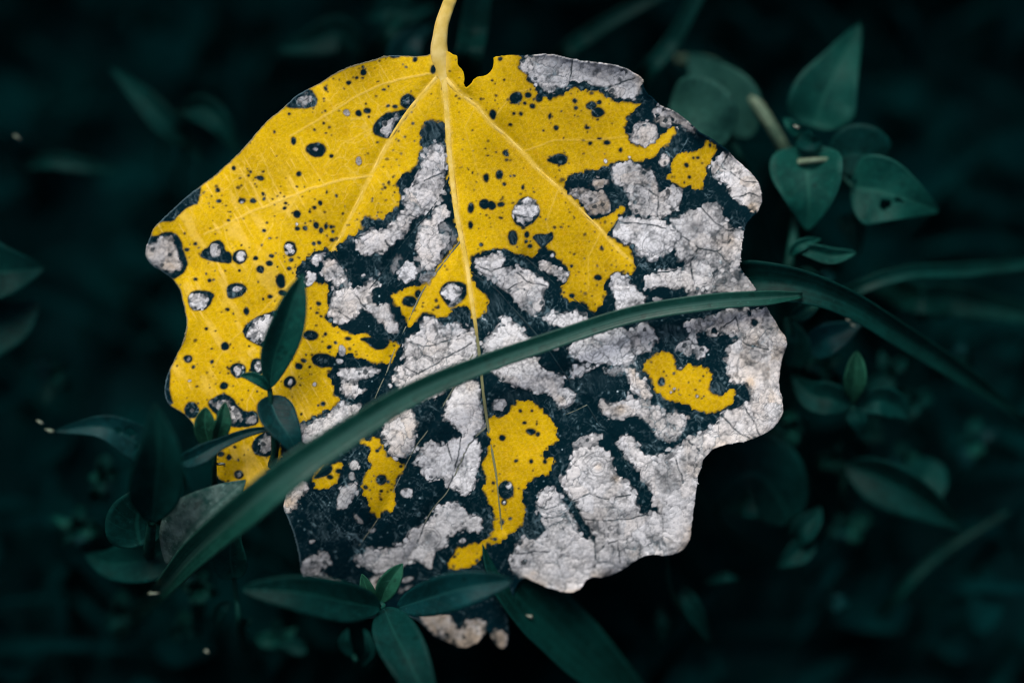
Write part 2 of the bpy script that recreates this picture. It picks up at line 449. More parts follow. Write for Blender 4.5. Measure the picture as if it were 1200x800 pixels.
# black spots: x, y, rx, ry
SPOTS = [(305,316,4.5,4.5),(316,309,4.5,3.5),(329,329,5,9),(331,343,4.5,3.5),(219,292,3,2.5),(228.6,286,2.5,2.2),(296,235.5,3.6,3),
 (305,209,4.5,3),(307.5,227,2,2.2),(309,232.6,2,2.2),(245,328,2.4,2.4),(229,327,2.4,2),(317,347,3,2.2),(309,350,1.6,1.6),(339,314,3,2.2),
 (341,305,3,2.2),(318,300,3,2.4),(299,302,3,3),(348,251,4.5,4.5),(310,269.5,2.4,2.2),(268,259,2,1.6),(256,235,3,2.4),(255,222,3,2.6),
 (284,235,4.5,3),(344,166,3,5),(274,198,2.8,2.6),(339,134,1.8,1.8),(321,155,1.2,2),(426,85,4,4),(425.6,79,2,2),(418.6,91.4,2.2,2),
 (408.6,96.6,3,3),(382,104,2,3),(450,105,2.5,1.5),(420,133,4,4),(430,129.4,4,3.6),(432,137,1.6,1.6),(429,122,1.2,1.2),(455,124.6,2.2,2),
 (463,125,3.2,2.6),(507.6,81,3.4,5.6),(486.6,70,2.6,2.6),(463,66,6,2.6),(388,182.4,2.6,2.6),(379,144,1.6,1.6),(370,175.5,12,8.5),
 (478,119,9.6,9),(350.7,204,3.2,2.8),(334.7,238,1.9,1.6),(333.3,243.6,2.4,2),(348.5,267.7,2.8,2.6),(357.4,267.7,3,3),(371,264,3.6,4.2),
 (377,270,2.8,3.6),(382.7,265,2.2,3.6),(388.6,265,2.2,2.2),(391,270.6,2,2),(375.6,238,2.8,2.8),(368.7,243.6,2.2,2),(363.7,248.3,1.7,1.5),
 (383,224.7,1.2,2.6),(393.4,229.7,1.6,2),(367.5,286,2.5,2.3),(374,284,2.5,2.3),(390,281,3.2,2.6),(294,202,1.9,1.6),(291,206,2,1.2),
 (605,115,7.5,7.5),(618.6,112,4.2,3.6),(632,115,5,5),(624,124,3.4,3.2),(578,134.6,4.2,5.2),(611,134,2.2,2.2),(603,133.4,2,2),(615,122,2,2),
 (673.6,118,3.2,2.8),(675,126.6,2.7,2.7),(693,124,6.4,4.8),(702,120.6,3,2.8),(700.4,132.4,8.2,6),(651.6,150,3,2.8),(644,136,2,3.6),
 (688,149,3.6,2),(691.6,168,2.6,2.4),(710.6,167.4,4.2,3),(702.6,162.4,2.6,1.6),(727,176,2.2,2.8),(737.6,139,3.8,3.8),(593,179.4,3.6,3.6),
 (586,69,3,3),(637.4,153.4,1.5,1.5),(570,209,3,5.2),(585,205,4.2,5.2),(568,239.6,6.4,6),(576,241,5.4,5),(587,239,4.4,3.2),(552,243,3.4,6.4),
 (551,264,3,5),(601,278.4,6.2,9),(618,275,3,4),(617,283,2.2,2.2),(621.6,288.6,3.2,2.8),(647,298,5.4,4.6),(563.6,286.6,2.6,2.4),(701,325,4.6,3.6),
 (670.6,347,3.2,3),(670,312,2.6,2.2),(613,219.4,2,3),(591,215.6,2,2),(603,206,1.6,1.6),(225,480,9,9.6),(263,451.5,5,4.4),(340,447,7.6,7.2),
 (350,428.5,4.6,3.6),(279,434,9.2,8.4),(302,430,9,10),(264,406.4,5,5),(220,420,5,4.6),(226.6,430,2.2,2),(248,424,2.3,2.3),(289,365,3,5),
 (266,363,3,2),(242,385,2,2),(280,556,6,5.2),(268,536,3.6,3.4),(258,532,4.4,3),(364,393,8.6,5.8),(381,391,2.4,2),(392.4,401.6,2.2,2),
 (385,407,2.6,2.6),(408,396.6,4.2,2.2),(355.6,422.4,3,2.8),(351.6,429.4,2.6,2.6),(362.4,430,1.6,1.6),(379,473,2.8,2.6),(373.6,474.6,1.4,1.4),
 (371,367,2.2,1.6),(376,371,1.8,1.4),(373.6,355.6,3.2,3),(480,353,9.5,6.5),(490,344,3.6,5),(397,552,4.4,3),(386,558,3.8,3),(447,561,7,6),
 (429,571,2.7,2.5),(447,575,2.2,2),(442,528,2.2,2),(470,546,2.2,2),(446,585,1.6,1.6),(455,564,2.2,1.8),(593,574,9.5,11),(590,588,3.6,4),
 (588.6,611.6,2.8,2.8),(597.6,608,2.2,2),(604,540,2.4,2.4),(623,539.6,2.4,2.4),(580,631,2.7,2.2),(578,565.6,2.2,2),(588,513,3.8,3.8),
 (622,505,6,4),(609.4,480.6,1.9,1.9),(622.6,481,1.7,1.7),(615,495,2.2,2),(630,508,2.6,3),(638,541,2.6,2.6),(775,447,4.2,5.2),(804,193,2.8,2.4),
 (818,184,2.2,2),(808,207,2,2),(832,170,1.8,3),(812,185,2,1.6),(844,454,1,1),(825,441,1.4,1.4),(281,301,8.4,8),(340,292,7.4,9.6)]
# white, bleached cells: polygon, brightness 0..1, beige 0..1
WHITE = [
 ([(182,286),(190,278),(202,279),(205,286),(211,296),(214,309),(208,317),(194,318),(180,313),(168,302),(170,290)],.62,.45),
 ([(246,287),(252,285),(258,288),(259,298),(255,301),(247,300)],.55,.2),
 ([(222,347),(230,344),(240,345),(245,351),(243,358),(236,361),(227,362)],.95,.1),
 ([(272,338),(278,335),(285,337),(283,341),(274,343)],.6,.1),
 ([(344,120),(351,113),(360,111),(367,114),(367,120),(358,123),(348,123)],.55,.1),
 ([(444,153),(446,145),(455,139),(463,134),(466,137),(461,146),(460,156),(449,159)],.78,.15),
 ([(518,338),(525,333),(536,333),(542,338),(541,347),(534,352),(524,351),(519,346)],1.,0),
 ([(524,352),(536,353),(541,350),(536,356),(530,360)],.4,0),
 ([(602,249),(607,242),(612,235),(620,234),(627,241),(630,250),(626,257),(614,263),(605,259)],.95,.05),
 ([(247,476),(256,468),(268,469),(274,478),(285,485),(284,492),(270,498),(265,489),(258,481)],.68,.2),
 ([(286,491),(296,485),(302,488),(300,494),(288,498)],.35,.1),
 ([(290,388),(302,377),(318,369),(330,366),(330,382),(316,399),(308,402),(292,395)],.92,.1),
 ([(302,518),(312,509),(322,511),(325,522),(318,530),(304,530)],.5,.2),
 ([(518,166),(521,178),(522,188),(520,204),(524,216),(520,228),(508,240),(500,248),(490,256),(478,270),(468,286),(454,296),(442,301),
   (434,298),(418,294),(416,290),(420,280),(430,268),(438,267),(448,270),(456,266),(462,256),(470,246),(475,240),(476,222),(482,214),
   (488,206),(491,196),(498,184),(504,172)],.9,.3),
 ([(518,238),(524,240),(527,250),(522,256),(514,264),(517,274),(527,278),(527,286),(518,292),(516,304),(508,314),(494,316),(490,312),
   (487,292),(488,280),(494,266),(502,256),(508,247)],.95,.28),
 ([(515,262),(525,258),(530,272),(536,278),(535,288),(521,297),(519,290),(529,286),(528,277),(517,272)],.36,.05),
 ([(470,316),(476,304),(486,309),(490,320),(486,330),(474,333),(470,326)],.95,.05),
 ([(487,331),(495,319),(512,318),(507,328),(498,335)],.42,.0),
 ([(455,318),(460,306),(468,298),(472,302),(466,318),(458,322)],.24,.0),
 ([(386,302),(392,304),(398,314),(408,324),(406,334),(398,338),(392,334),(378,324),(375,318),(380,310)],.85,.35),
 ([(361,308),(370,298),(380,294),(383,298),(374,310),(366,314)],.85,.1),
 ([(357,322),(370,319),(371,326),(364,337),(358,334)],.85,.1),
 ([(388,352),(392,346),(400,338),(416,341),(424,336),(430,328),(444,326),(446,332),(438,338),(434,352),(430,358),(424,366),(410,374),
   (402,383),(390,378),(382,370),(386,362)],.93,.3),
 ([(436,354),(454,356),(460,362),(464,372),(470,380),(466,390),(458,391),(448,380),(440,368),(428,366),(430,360)],.7,.35),
 ([(478,396),(486,390),(494,388),(494,376),(504,371),(514,378),(516,388),(524,384),(532,376),(546,384),(554,386),(557,400),(558,412),
   (556,426),(540,445),(522,458),(500,471),(488,470),(466,458),(461,444),(464,432),(476,426),(472,414),(474,404)],1.,.22),
 ([(552,443),(560,447),(564,468),(566,488),(568,498),(557,510),(545,514),(538,502),(528,494),(520,496),(514,488),(520,482),(524,470),
   (528,458),(538,448)],.95,.22),
 ([(448,500),(456,486),(470,476),(480,478),(484,488),(489,502),(487,514),(480,530),(474,537),(462,532),(452,522),(446,510)],.9,.35),
 ([(496,520),(508,514),(514,519),(528,517),(540,507),(557,511),(562,524),(560,534),(561,550),(558,566),(551,580),(536,575),(524,565),
   (518,557),(510,561),(498,562),(492,556),(494,546),(484,543),(488,534),(494,530)],.88,.05),
 ([(408,544),(414,538),(421,542),(420,549),(413,551)],.7,.1),
 ([(409,553),(415,552),(416,562),(410,562)],.4,.1),
 ([(405,566),(416,565),(415,584),(408,597),(397,596),(395,584),(401,574)],.6,.05),
 ([(414,600),(420,604),(426,612),(422,614),(416,608)],.3,.5),
 ([(469,576),(476,570),(484,574),(480,582),(472,582)],.8,.05),
 ([(412,656),(420,648),(438,640),(448,644),(470,640),(478,628),(494,614),(502,612),(510,600),(520,588),(536,586),(546,596),(552,605),
   (562,602),(569,616),(560,624),(538,621),(526,630),(516,640),(510,648),(507,664),(496,662),(486,656),(478,659),(462,668),(450,672),
   (434,668),(424,662)],.78,.12),
 ([(350,660),(362,650),(378,644),(387,650),(384,660),(376,669),(366,680),(350,676)],.7,.1),
 ([(368,676),(378,671),(392,676),(404,684),(392,690),(374,684)],.4,.3),
 ([(431,679),(446,673),(449,690),(440,698),(432,695)],.7,.5),
 ([(470,678),(484,674),(484,679),(472,683)],.6,.1),([(468,690),(484,684),(486,689),(470,694)],.55,.1),
 ([(490,716),(507,714),(530,718),(537,738),(546,726),(568,726),(570,738),(564,750),(542,764),(520,752),(498,737)],.62,1.),
 ([(576,738),(590,736),(600,745),(590,764),(578,756)],.5,.8),
 ([(328,600),(335,580),(342,570),(350,561),(360,564),(360,573),(354,581),(350,592),(344,600)],.85,.6),
 ([(351,501),(360,498),(378,490),(390,484),(398,478),(418,473),(430,478),(404,494),(386,506),(364,520),(352,518)],.95,.2),
 ([(396,404),(402,403),(406,410),(404,417),(397,416)],.6,.05),
 ([(393,421),(401,420),(403,425),(396,427)],.85,.05),
 ([(398,434),(410,432),(434,431),(442,429),(447,434),(436,438),(428,443),(419,448),(410,446),(400,442)],.8,.1),
 ([(399,446),(410,447),(420,449),(424,456),(433,458),(426,462),(414,466),(404,462),(398,459)],.88,.25),
 ([(611,72),(618,64),(640,62),(700,70),(740,80),(758,96),(752,110),(738,115),(724,115),(706,106),(690,100),(670,96),(660,99),(652,105),
   (643,115),(637,103),(626,97),(620,92),(612,80)],.66,.12),
 ([(764,122),(780,128),(798,138),(818,157),(810,158),(796,146),(780,137),(766,133)],1.1,.3),
 ([(739,156),(747,144),(762,141),(771,150),(772,167),(760,172),(746,170),(739,163)],.72,.3),
 ([(764,135),(774,136),(786,144),(782,151),(772,148)],.35,.6),
 ([(774,183),(780,180),(785,186),(782,194),(776,197),(772,192)],.75,.4),
 ([(718,199),(726,191),(740,190),(754,193),(766,204),(770,214),(773,225),(780,221),(790,219),(798,226),(797,236),(790,246),(780,254),
   (770,256),(752,252),(740,248),(741,236),(730,216),(718,212)],.72,.25),
 ([(665,226),(674,218),(682,222),(702,223),(710,226),(716,238),(715,248),(704,254),(694,252),(686,244),(678,233),(670,230)],.62,.55),
 ([(690,216),(698,210),(710,207),(714,214),(704,221)],.5,.6),
 ([(718,274),(726,262),(734,255),(750,255),(778,258),(788,266),(794,274),(790,288),(780,298),(766,304),(752,299),(746,290),(734,286),(724,280)],.88,.12),
 ([(788,256),(804,250),(820,244),(828,238),(838,238),(846,248),(854,264),(880,272),(878,310),(858,313),(838,315),(836,320),(826,338),
   (810,340),(798,338),(782,336),(766,341),(758,338),(755,328),(762,322),(778,316),(790,314),(808,310),(809,303),(797,307),(793,298),
   (794,286),(798,278),(796,270),(788,262)],.76,.2),
 ([(836,278),(842,294),(856,308),(872,312),(874,276),(858,272)],1.,.3),
 ([(832,200),(842,183),(850,177),(866,184),(884,200),(893,212),(896,226),(895,238),(888,250),(880,245),(870,238),(858,232),(856,220),(846,214),(834,206)],.95,.35),
 ([(836,318),(850,314),(868,312),(884,330),(888,342),(860,346),(834,344),(828,338)],.5,.25),
 ([(799,343),(836,340),(836,350),(800,352)],.6,.1),([(762,350),(770,347),(778,351),(772,358),(763,357)],.45,.05),
 ([(556,304),(566,301),(582,298),(590,302),(590,312),(602,316),(612,309),(620,316),(632,324),(645,332),(641,339),(634,343),(637,352),
   (634,366),(622,371),(610,364),(602,354),(592,342),(580,328),(562,320),(556,312)],.78,.15),
 ([(631,310),(638,306),(650,310),(658,316),(666,320),(663,328),(656,329),(646,322),(636,318)],.88,.25),
 ([(638,371),(650,366),(670,365),(682,367),(691,373),(676,383),(662,385),(648,381),(640,377)],.9,.05),
 ([(588,372),(594,368),(600,378),(610,382),(616,390),(625,400),(606,412),(572,420),(566,410),(570,396),(584,386)],.92,.08),
 ([(574,433),(600,420),(620,416),(630,417),(633,424),(640,428),(648,436),(656,436),(661,446),(660,456),(672,458),(674,464),(664,472),
   (653,479),(648,466),(638,458),(626,464),(618,456),(604,450),(590,445),(580,437)],.92,.15),
 ([(667,411),(670,402),(690,394),(712,387),(734,386),(742,400),(745,414),(742,426),(736,431),(726,428),(706,426),(686,424),(673,423)],.98,.05),
 ([(736,392),(746,384),(752,380),(762,380),(771,394),(766,404),(760,414),(752,418),(746,412)],.62,.15),
 ([(667,437),(674,428),(690,427),(702,430),(690,434),(680,440),(672,443)],.7,.05),
 ([(700,431),(726,430),(734,436),(728,442),(714,440)],.3,.05),
 ([(714,329),(722,319),(732,322),(738,331),(749,340),(756,352),(754,364),(740,372),(724,372),(720,356),(717,342)],.92,.05),
 ([(737,434),(744,432),(752,440),(761,449),(766,460),(760,466),(750,463),(740,457),(736,446)],.9,.4),
 ([(698,472),(706,468),(718,470),(730,465),(742,463),(752,470),(766,474),(778,480),(790,482),(808,484),(810,492),(802,500),(798,514),
   (790,520),(776,516),(764,507),(758,496),(750,488),(742,482),(728,494),(714,488),(704,480)],.74,.3),
 ([(799,379),(810,374),(834,370),(850,368),(870,364),(906,360),(916,376),(928,396),(928,406),(919,434),(918,452),(923,484),(914,502),
   (900,513),(860,524),(840,530),(830,540),(824,560),(800,560),(800,526),(804,512),(820,508),(836,502),(846,484),(862,480),(872,477),
   (879,470),(878,456),(874,449),(862,448),(854,440),(848,428),(850,414),(862,398),(876,397),(878,391),(858,391),(844,387),(836,397),
   (828,388),(804,387)],.85,.35),
 ([(804,396),(812,390),(820,394),(818,402),(808,402)],.6,.05),([(787,406),(796,399),(808,402),(812,410),(806,420),(799,413)],.6,.05),
 ([(811,408),(820,402),(830,408),(828,420),(818,421)],.8,.05),
 ([(672,524),(690,523),(706,523),(716,532),(720,548),(724,558),(732,556),(740,574),(750,594),(760,604),(790,600),(815,580),(824,600),
   (818,640),(794,660),(740,672),(710,684),(700,650),(696,620),(684,608),(682,598),(672,586),(660,572),(655,560),(668,548)],.92,.15),
 ([(723,512),(730,508),(744,516),(752,530),(770,533),(786,528),(800,520),(820,530),(826,550),(819,582),(800,604),(772,602),(764,590),
   (764,574),(752,560),(748,548),(734,538),(726,526)],.84,.12),
 ([(626,586),(638,570),(646,567),(652,574),(654,586),(662,592),(670,602),(672,612),(678,616),(684,630),(693,634),(702,640),(720,664),
   (712,684),(690,684),(684,698),(650,696),(612,680),(600,664),(600,652),(606,643),(602,636),(620,630),(640,628),(641,622),(636,616),
   (636,606),(630,596)],.86,.12),
 ([(576,472),(584,465),(592,470),(590,478),(580,480)],.5,.05),
 ([(668,517),(676,512),(690,512),(700,507),(708,512),(700,521),(690,523),(672,523)],.45,.1),
 ([(646,404),(652,402),(656,410),(648,412)],.4,.05),([(276,298),(282,294),(288,298),(287,305),(279,307)],.8,.05),
 ([(335,290),(339,285),(345,290),(345,298),(340,300)],.95,.05),([(337,447),(340,443),(345,446),(343,450),(338,451)],.85,.0),
 ([(274,432),(278,428),(283,430),(282,438),(276,441)],.75,.1),([(297,430),(302,424),(308,426),(308,434),(302,437)],.9,.1),
 ([(474,119),(478,116),(481,119),(478,122)],.5,0),([(365,174),(369,172),(374,174),(370,177)],.4,0),([(592,570),(596,564),(601,568),(598,574)],.7,.1),
 ([(588,588),(590,586),(593,588),(590,591)],.9,0),([(707,189),(710,185),(713,189),(710,193)],.9,0),([(346,262),(348,260),(351,263),(348,265)],.9,0),
 ([(281,237),(285,234),(287,237),(283,239)],.9,0),([(402,130),(407,127),(411,133),(408,137),(403,135)],.55,.8),([(415,188),(420,183),(425,190),(421,196)],.5,.7),
 ([(218,420),(221,417),(223,420),(220,423)],.35,0),([(222,480),(226,477),(228,481),(224,483)],.18,0),([(276,556),(281,552),(284,557),(279,560)],.5,.1),
 ([(645,299),(649,296),(651,300),(647,302)],.95,0),([(658,328),(662,325),(664,330),(659,332)],1.,0),([(787,456),(790,453),(793,455),(790,458)],1.,0),
 ([(784,459),(786,457),(788,459),(786,461)],.8,.6),([(814,463),(816,461),(819,463),(816,466)],1.,.2),([(795,431),(798,429),(800,432),(797,434)],1.,.1),
 ([(366,450),(368,447),(372,449),(370,453),(367,453)],1.,.0),([(396,474),(400,471),(404,474),(401,478),(397,477)],1.,.0),
 ([(219,446),(222,444),(225,446),(221,448)],.8,.2),([(735,184),(737,182),(740,184),(738,187)],1.,.2),([(500,631),(503,628),(505,631),(502,634)],.8,0),
 ([(538,634),(541,630),(547,632),(545,636),(540,636)],.9,0),([(458,637),(463,635),(468,637),(463,641)],.9,.1),([(362,634),(367,632),(370,634),(365,637)],.95,0),
 ([(674,372),(677,370),(679,373),(676,375)],.7,0),([(423,322),(426,319),(428,322),(425,324)],.9,0),([(442,320),(445,318),(447,321),(444,323)],.6,0),
 ([(468,420),(470,417),(472,420),(470,423)],1.,0),([(454,451),(457,449),(460,452),(457,455)],.7,0),([(431,621),(436,617),(441,620),(436,625)],.35,0),
 ([(773,555),(774,553),(777,555),(775,558)],1.,0),([(784,605),(787,602),(790,605),(787,609)],1.,0),([(692,514),(695,512),(697,515),(694,517)],1.,.2),
 ([(766,558),(768,556),(770,558),(768,560)],.9,0),
]
# dark or greyed marks on the white, and shading painted along the right rim: x, y, rx, ry, strength
DARKS = [(722,230,13,15.5,1.),(837,387,4,4,1.),(883,379,4.6,5,1.),(876,368,3,4.5,1.),(615,658,3.4,4.4,.9),(502,631,10,9,.72),(781,562,17,15,.72),
 (756,583,6,12,.95),(591,381,1.8,2,.9),(487,227,2.2,3,.5),(697,413,3.4,3.4,.35),(760,470,9,5,.35),(735,562,6,4,.5),(866,246,12,7,.95),(846,252,8,8,.6),
 (726,604,20,7,.30),(650,610,12,6,.2),(770,632,10,5,.45),(720,545,1.4,1.4,.5),(613,340,1.6,1.6,.8),(866,322,6,7,.7),(846,330,7,5,.6),(735,602,22,9,.42),(714,596,12,7,.3),(745,640,16,6,.25),(905,384,9,12,.4),(897,436,5,18,.35),(866,372,12,5,.35),(812,268,14,10,.3),(760,240,10,8,.25),(690,84,14,8,.25),(645,88,8,10,.3),(740,100,14,7,.25),(560,555,8,10,.2),(515,640,8,8,.3),(590,345,12,8,.28),(618,352,9,7,.3),(772,512,8,5,.4)]
BEIGE = [(700,546,4,4,1.),(625,671,6,4,.9),(892,405,12,4,.8),(880,452,6,12,.9),(902,430,5,16,.6),(905,470,6,14,.5),(880,246,6,9,.8),(858,278,4,10,.7),
 (722,560,6,5,.8),(800,630,7,12,.6),(745,650,14,6,.5),(650,340,4,4,.4),(470,512,9,9,.4),(808,488,5,6,.9),(786,632,5,5,.4),(657,466,8,6,.5),(726,478,7,8,.7)]
CRACKS = [[(780,254),(796,274),(818,290),(840,296),(854,310)],[(822,244),(838,260),(856,270)],[(840,296),(856,280)],[(818,290),(810,306),(812,336)],
 [(752,218),(772,230),(771,254)],[(476,400),(496,407),(520,400),(550,388)],[(476,430),(490,438),(520,420),(552,402)],[(484,218),(504,210),(518,202)],
 [(470,247),(490,256)],[(452,282),(464,296)],[(396,364),(412,376),(436,372)],[(416,345),(430,362)],[(602,648),(644,646)],[(697,630),(697,665)],
 [(626,590),(640,596),(652,592)],[(634,608),(652,606),(664,600)],[(706,640),(724,632),(728,660)],[(674,424),(700,426),(736,432)],[(601,252),(614,255),(628,256)],
 [(606,320),(618,330),(640,336)],[(590,340),(612,330)],[(556,310),(575,318),(592,312)],[(840,388),(862,372),(866,388)],[(858,390),(876,404),(900,410)],
 [(872,478),(884,496),(892,512)],[(846,486),(862,504),(880,515)],[(806,514),(826,534)],[(792,540),(800,560),(800,566)],[(672,586),(690,578),(712,584),(738,580)],
 [(684,608),(712,610),(740,608),(760,600)],[(520,500),(524,522),(530,540)],[(540,512),(536,540),(530,562)],[(488,636),(502,604),(524,576),(550,520),(568,500)],
 [(744,92),(706,106)],[(672,66),(668,96)],[(622,70),(626,88)],[(724,262),(750,262),(790,270)],[(856,176),(838,206)],[(846,196),(872,212),(892,214)],[(858,232),(878,226),(893,232)]]
RINGS = [(697,413,(6,11)),(700,546,(8,13,18)),(502,631,(11,14)),(820,378,(4.5,)),(830,377,(4.5,)),(858,422,(8,)),(884,418,(8,)),(870,424,(6,)),(660,340,(8,)),
 (505,556,(9,)),(767,288,(8,14)),(615,658,(6,)),(884,394,(5,)),(434,655,(6,10)),(480,632,(7,))]
# veins seen in the colour of the yellow field: points, width, strength
FINE = [([(505,86),(480,91),(450,98),(420,112),(390,130),(365,145),(340,160)],1.5,.7),([(436,206),(400,211),(360,222),(330,234),(290,250),(262,265),(240,274)],1.7,.75),
 ([(402,272),(376,300),(340,330),(300,372),(270,400),(250,430)],1.4,.4),([(462,155),(446,150),(432,152),(400,170),(380,196)],1.2,.45),([(612,178),(650,164),(700,164),(736,160)],1.2,.4),
 ([(575,145),(600,110),(640,100)],1.2,.35),([(655,220),(640,260),(650,300)],1.2,.35),([(560,120),(545,150),(560,200),(572,230)],1.,.3),([(320,262),(300,300),(290,330)],1.2,.4),
 ([(350,225),(330,262),(326,300)],1.,.35),([(290,250),(276,224),(270,206)],1.,.4),([(330,234),(314,200),(306,180)],1.2,.5),([(380,216),(360,186),(352,160)],1.,.4),
 ([(420,112),(408,96),(404,84)],1.,.4),([(450,98),(444,84)],1.,.4),([(420,112),(432,140),(440,150)],1.,.4),([(262,265),(268,290),(290,318)],1.,.45),
 ([(395,282),(360,262),(330,262)],1.,.35),([(680,245),(700,236)],1.,.3),([(705,270),(690,300),(690,340)],1.,.35),([(320,420),(290,470),(286,520),(292,566)],1.3,.45),([(300,372),(330,400),(370,430)],1.,.3)]
MIDRIB = [(514,62),(519,85),(522,110),(525.5,160),(529,200),(535,250),(541,280),(547,310),(551,340),(556,372),(560,400),(564,435),(567,465),(572,500),(577,530),
 (582,560),(585,590),(588,620)]
VEINS = [  # points, radius from - to, material, rise
 ([(513,90),(500,105),(480,129),(462,155),(450,175),(440,195),(425,225),(412,250),(400,276),(388,296)],3.0,1.5,'vein'),
 ([(521,90),(535,106),(560,126),(576,145),(595,161),(612,178),(630,198),(655,220),(680,245),(705,270),(730,298),(744,308)],2.8,1.3,'vein'),
 ([(540,282),(526,300),(512,318),(496,340),(484,364),(474,386),(462,410),(454,434),(443,458),(430,490),(422,512),(408,545),(392,585)],1.5,.8,'vein_dim'),
 ([(570,500),(550,520),(537,548),(524,576),(510,592),(498,612),(488,640),(470,668)],1.0,.6,'vein_dim'),
 ([(561,404),(540,440),(520,474),(500,506),(488,522),(474,548),(460,577),(444,606),(420,640)],1.0,.6,'vein_dim'),
 ([(552,320),(580,338),(602,362),(634,398),(655,428),(668,447),(688,474),(704,500),(722,522),(736,548),(750,576)],1.5,.8,'vein_black'),
 ([(567,430),(580,440),(592,449),(604,460)],1.3,.7,'vein_black'),
 ([(650,536),(647,548),(652,560),(660,572),(676,598),(692,628),(697,664)],1.3,.8,'vein_black'),
 ([(688,474),(676,480),(662,486)],.9,.5,'vein_dim'),
 ([(528,205),(512,236),(492,262),(470,288),(452,314),(432,340)],1.2,.7,'vein_black'),
 ([(744,308),(760,318),(786,318),(808,311)],1.1,.6,'vein_black'),
 ([(616,302),(632,316),(650,332),(672,350),(700,372)],1.1,.6,'vein_black'),
 ([(390,296),(400,312),(412,328),(424,350)],1.0,.5,'vein_black'),
]

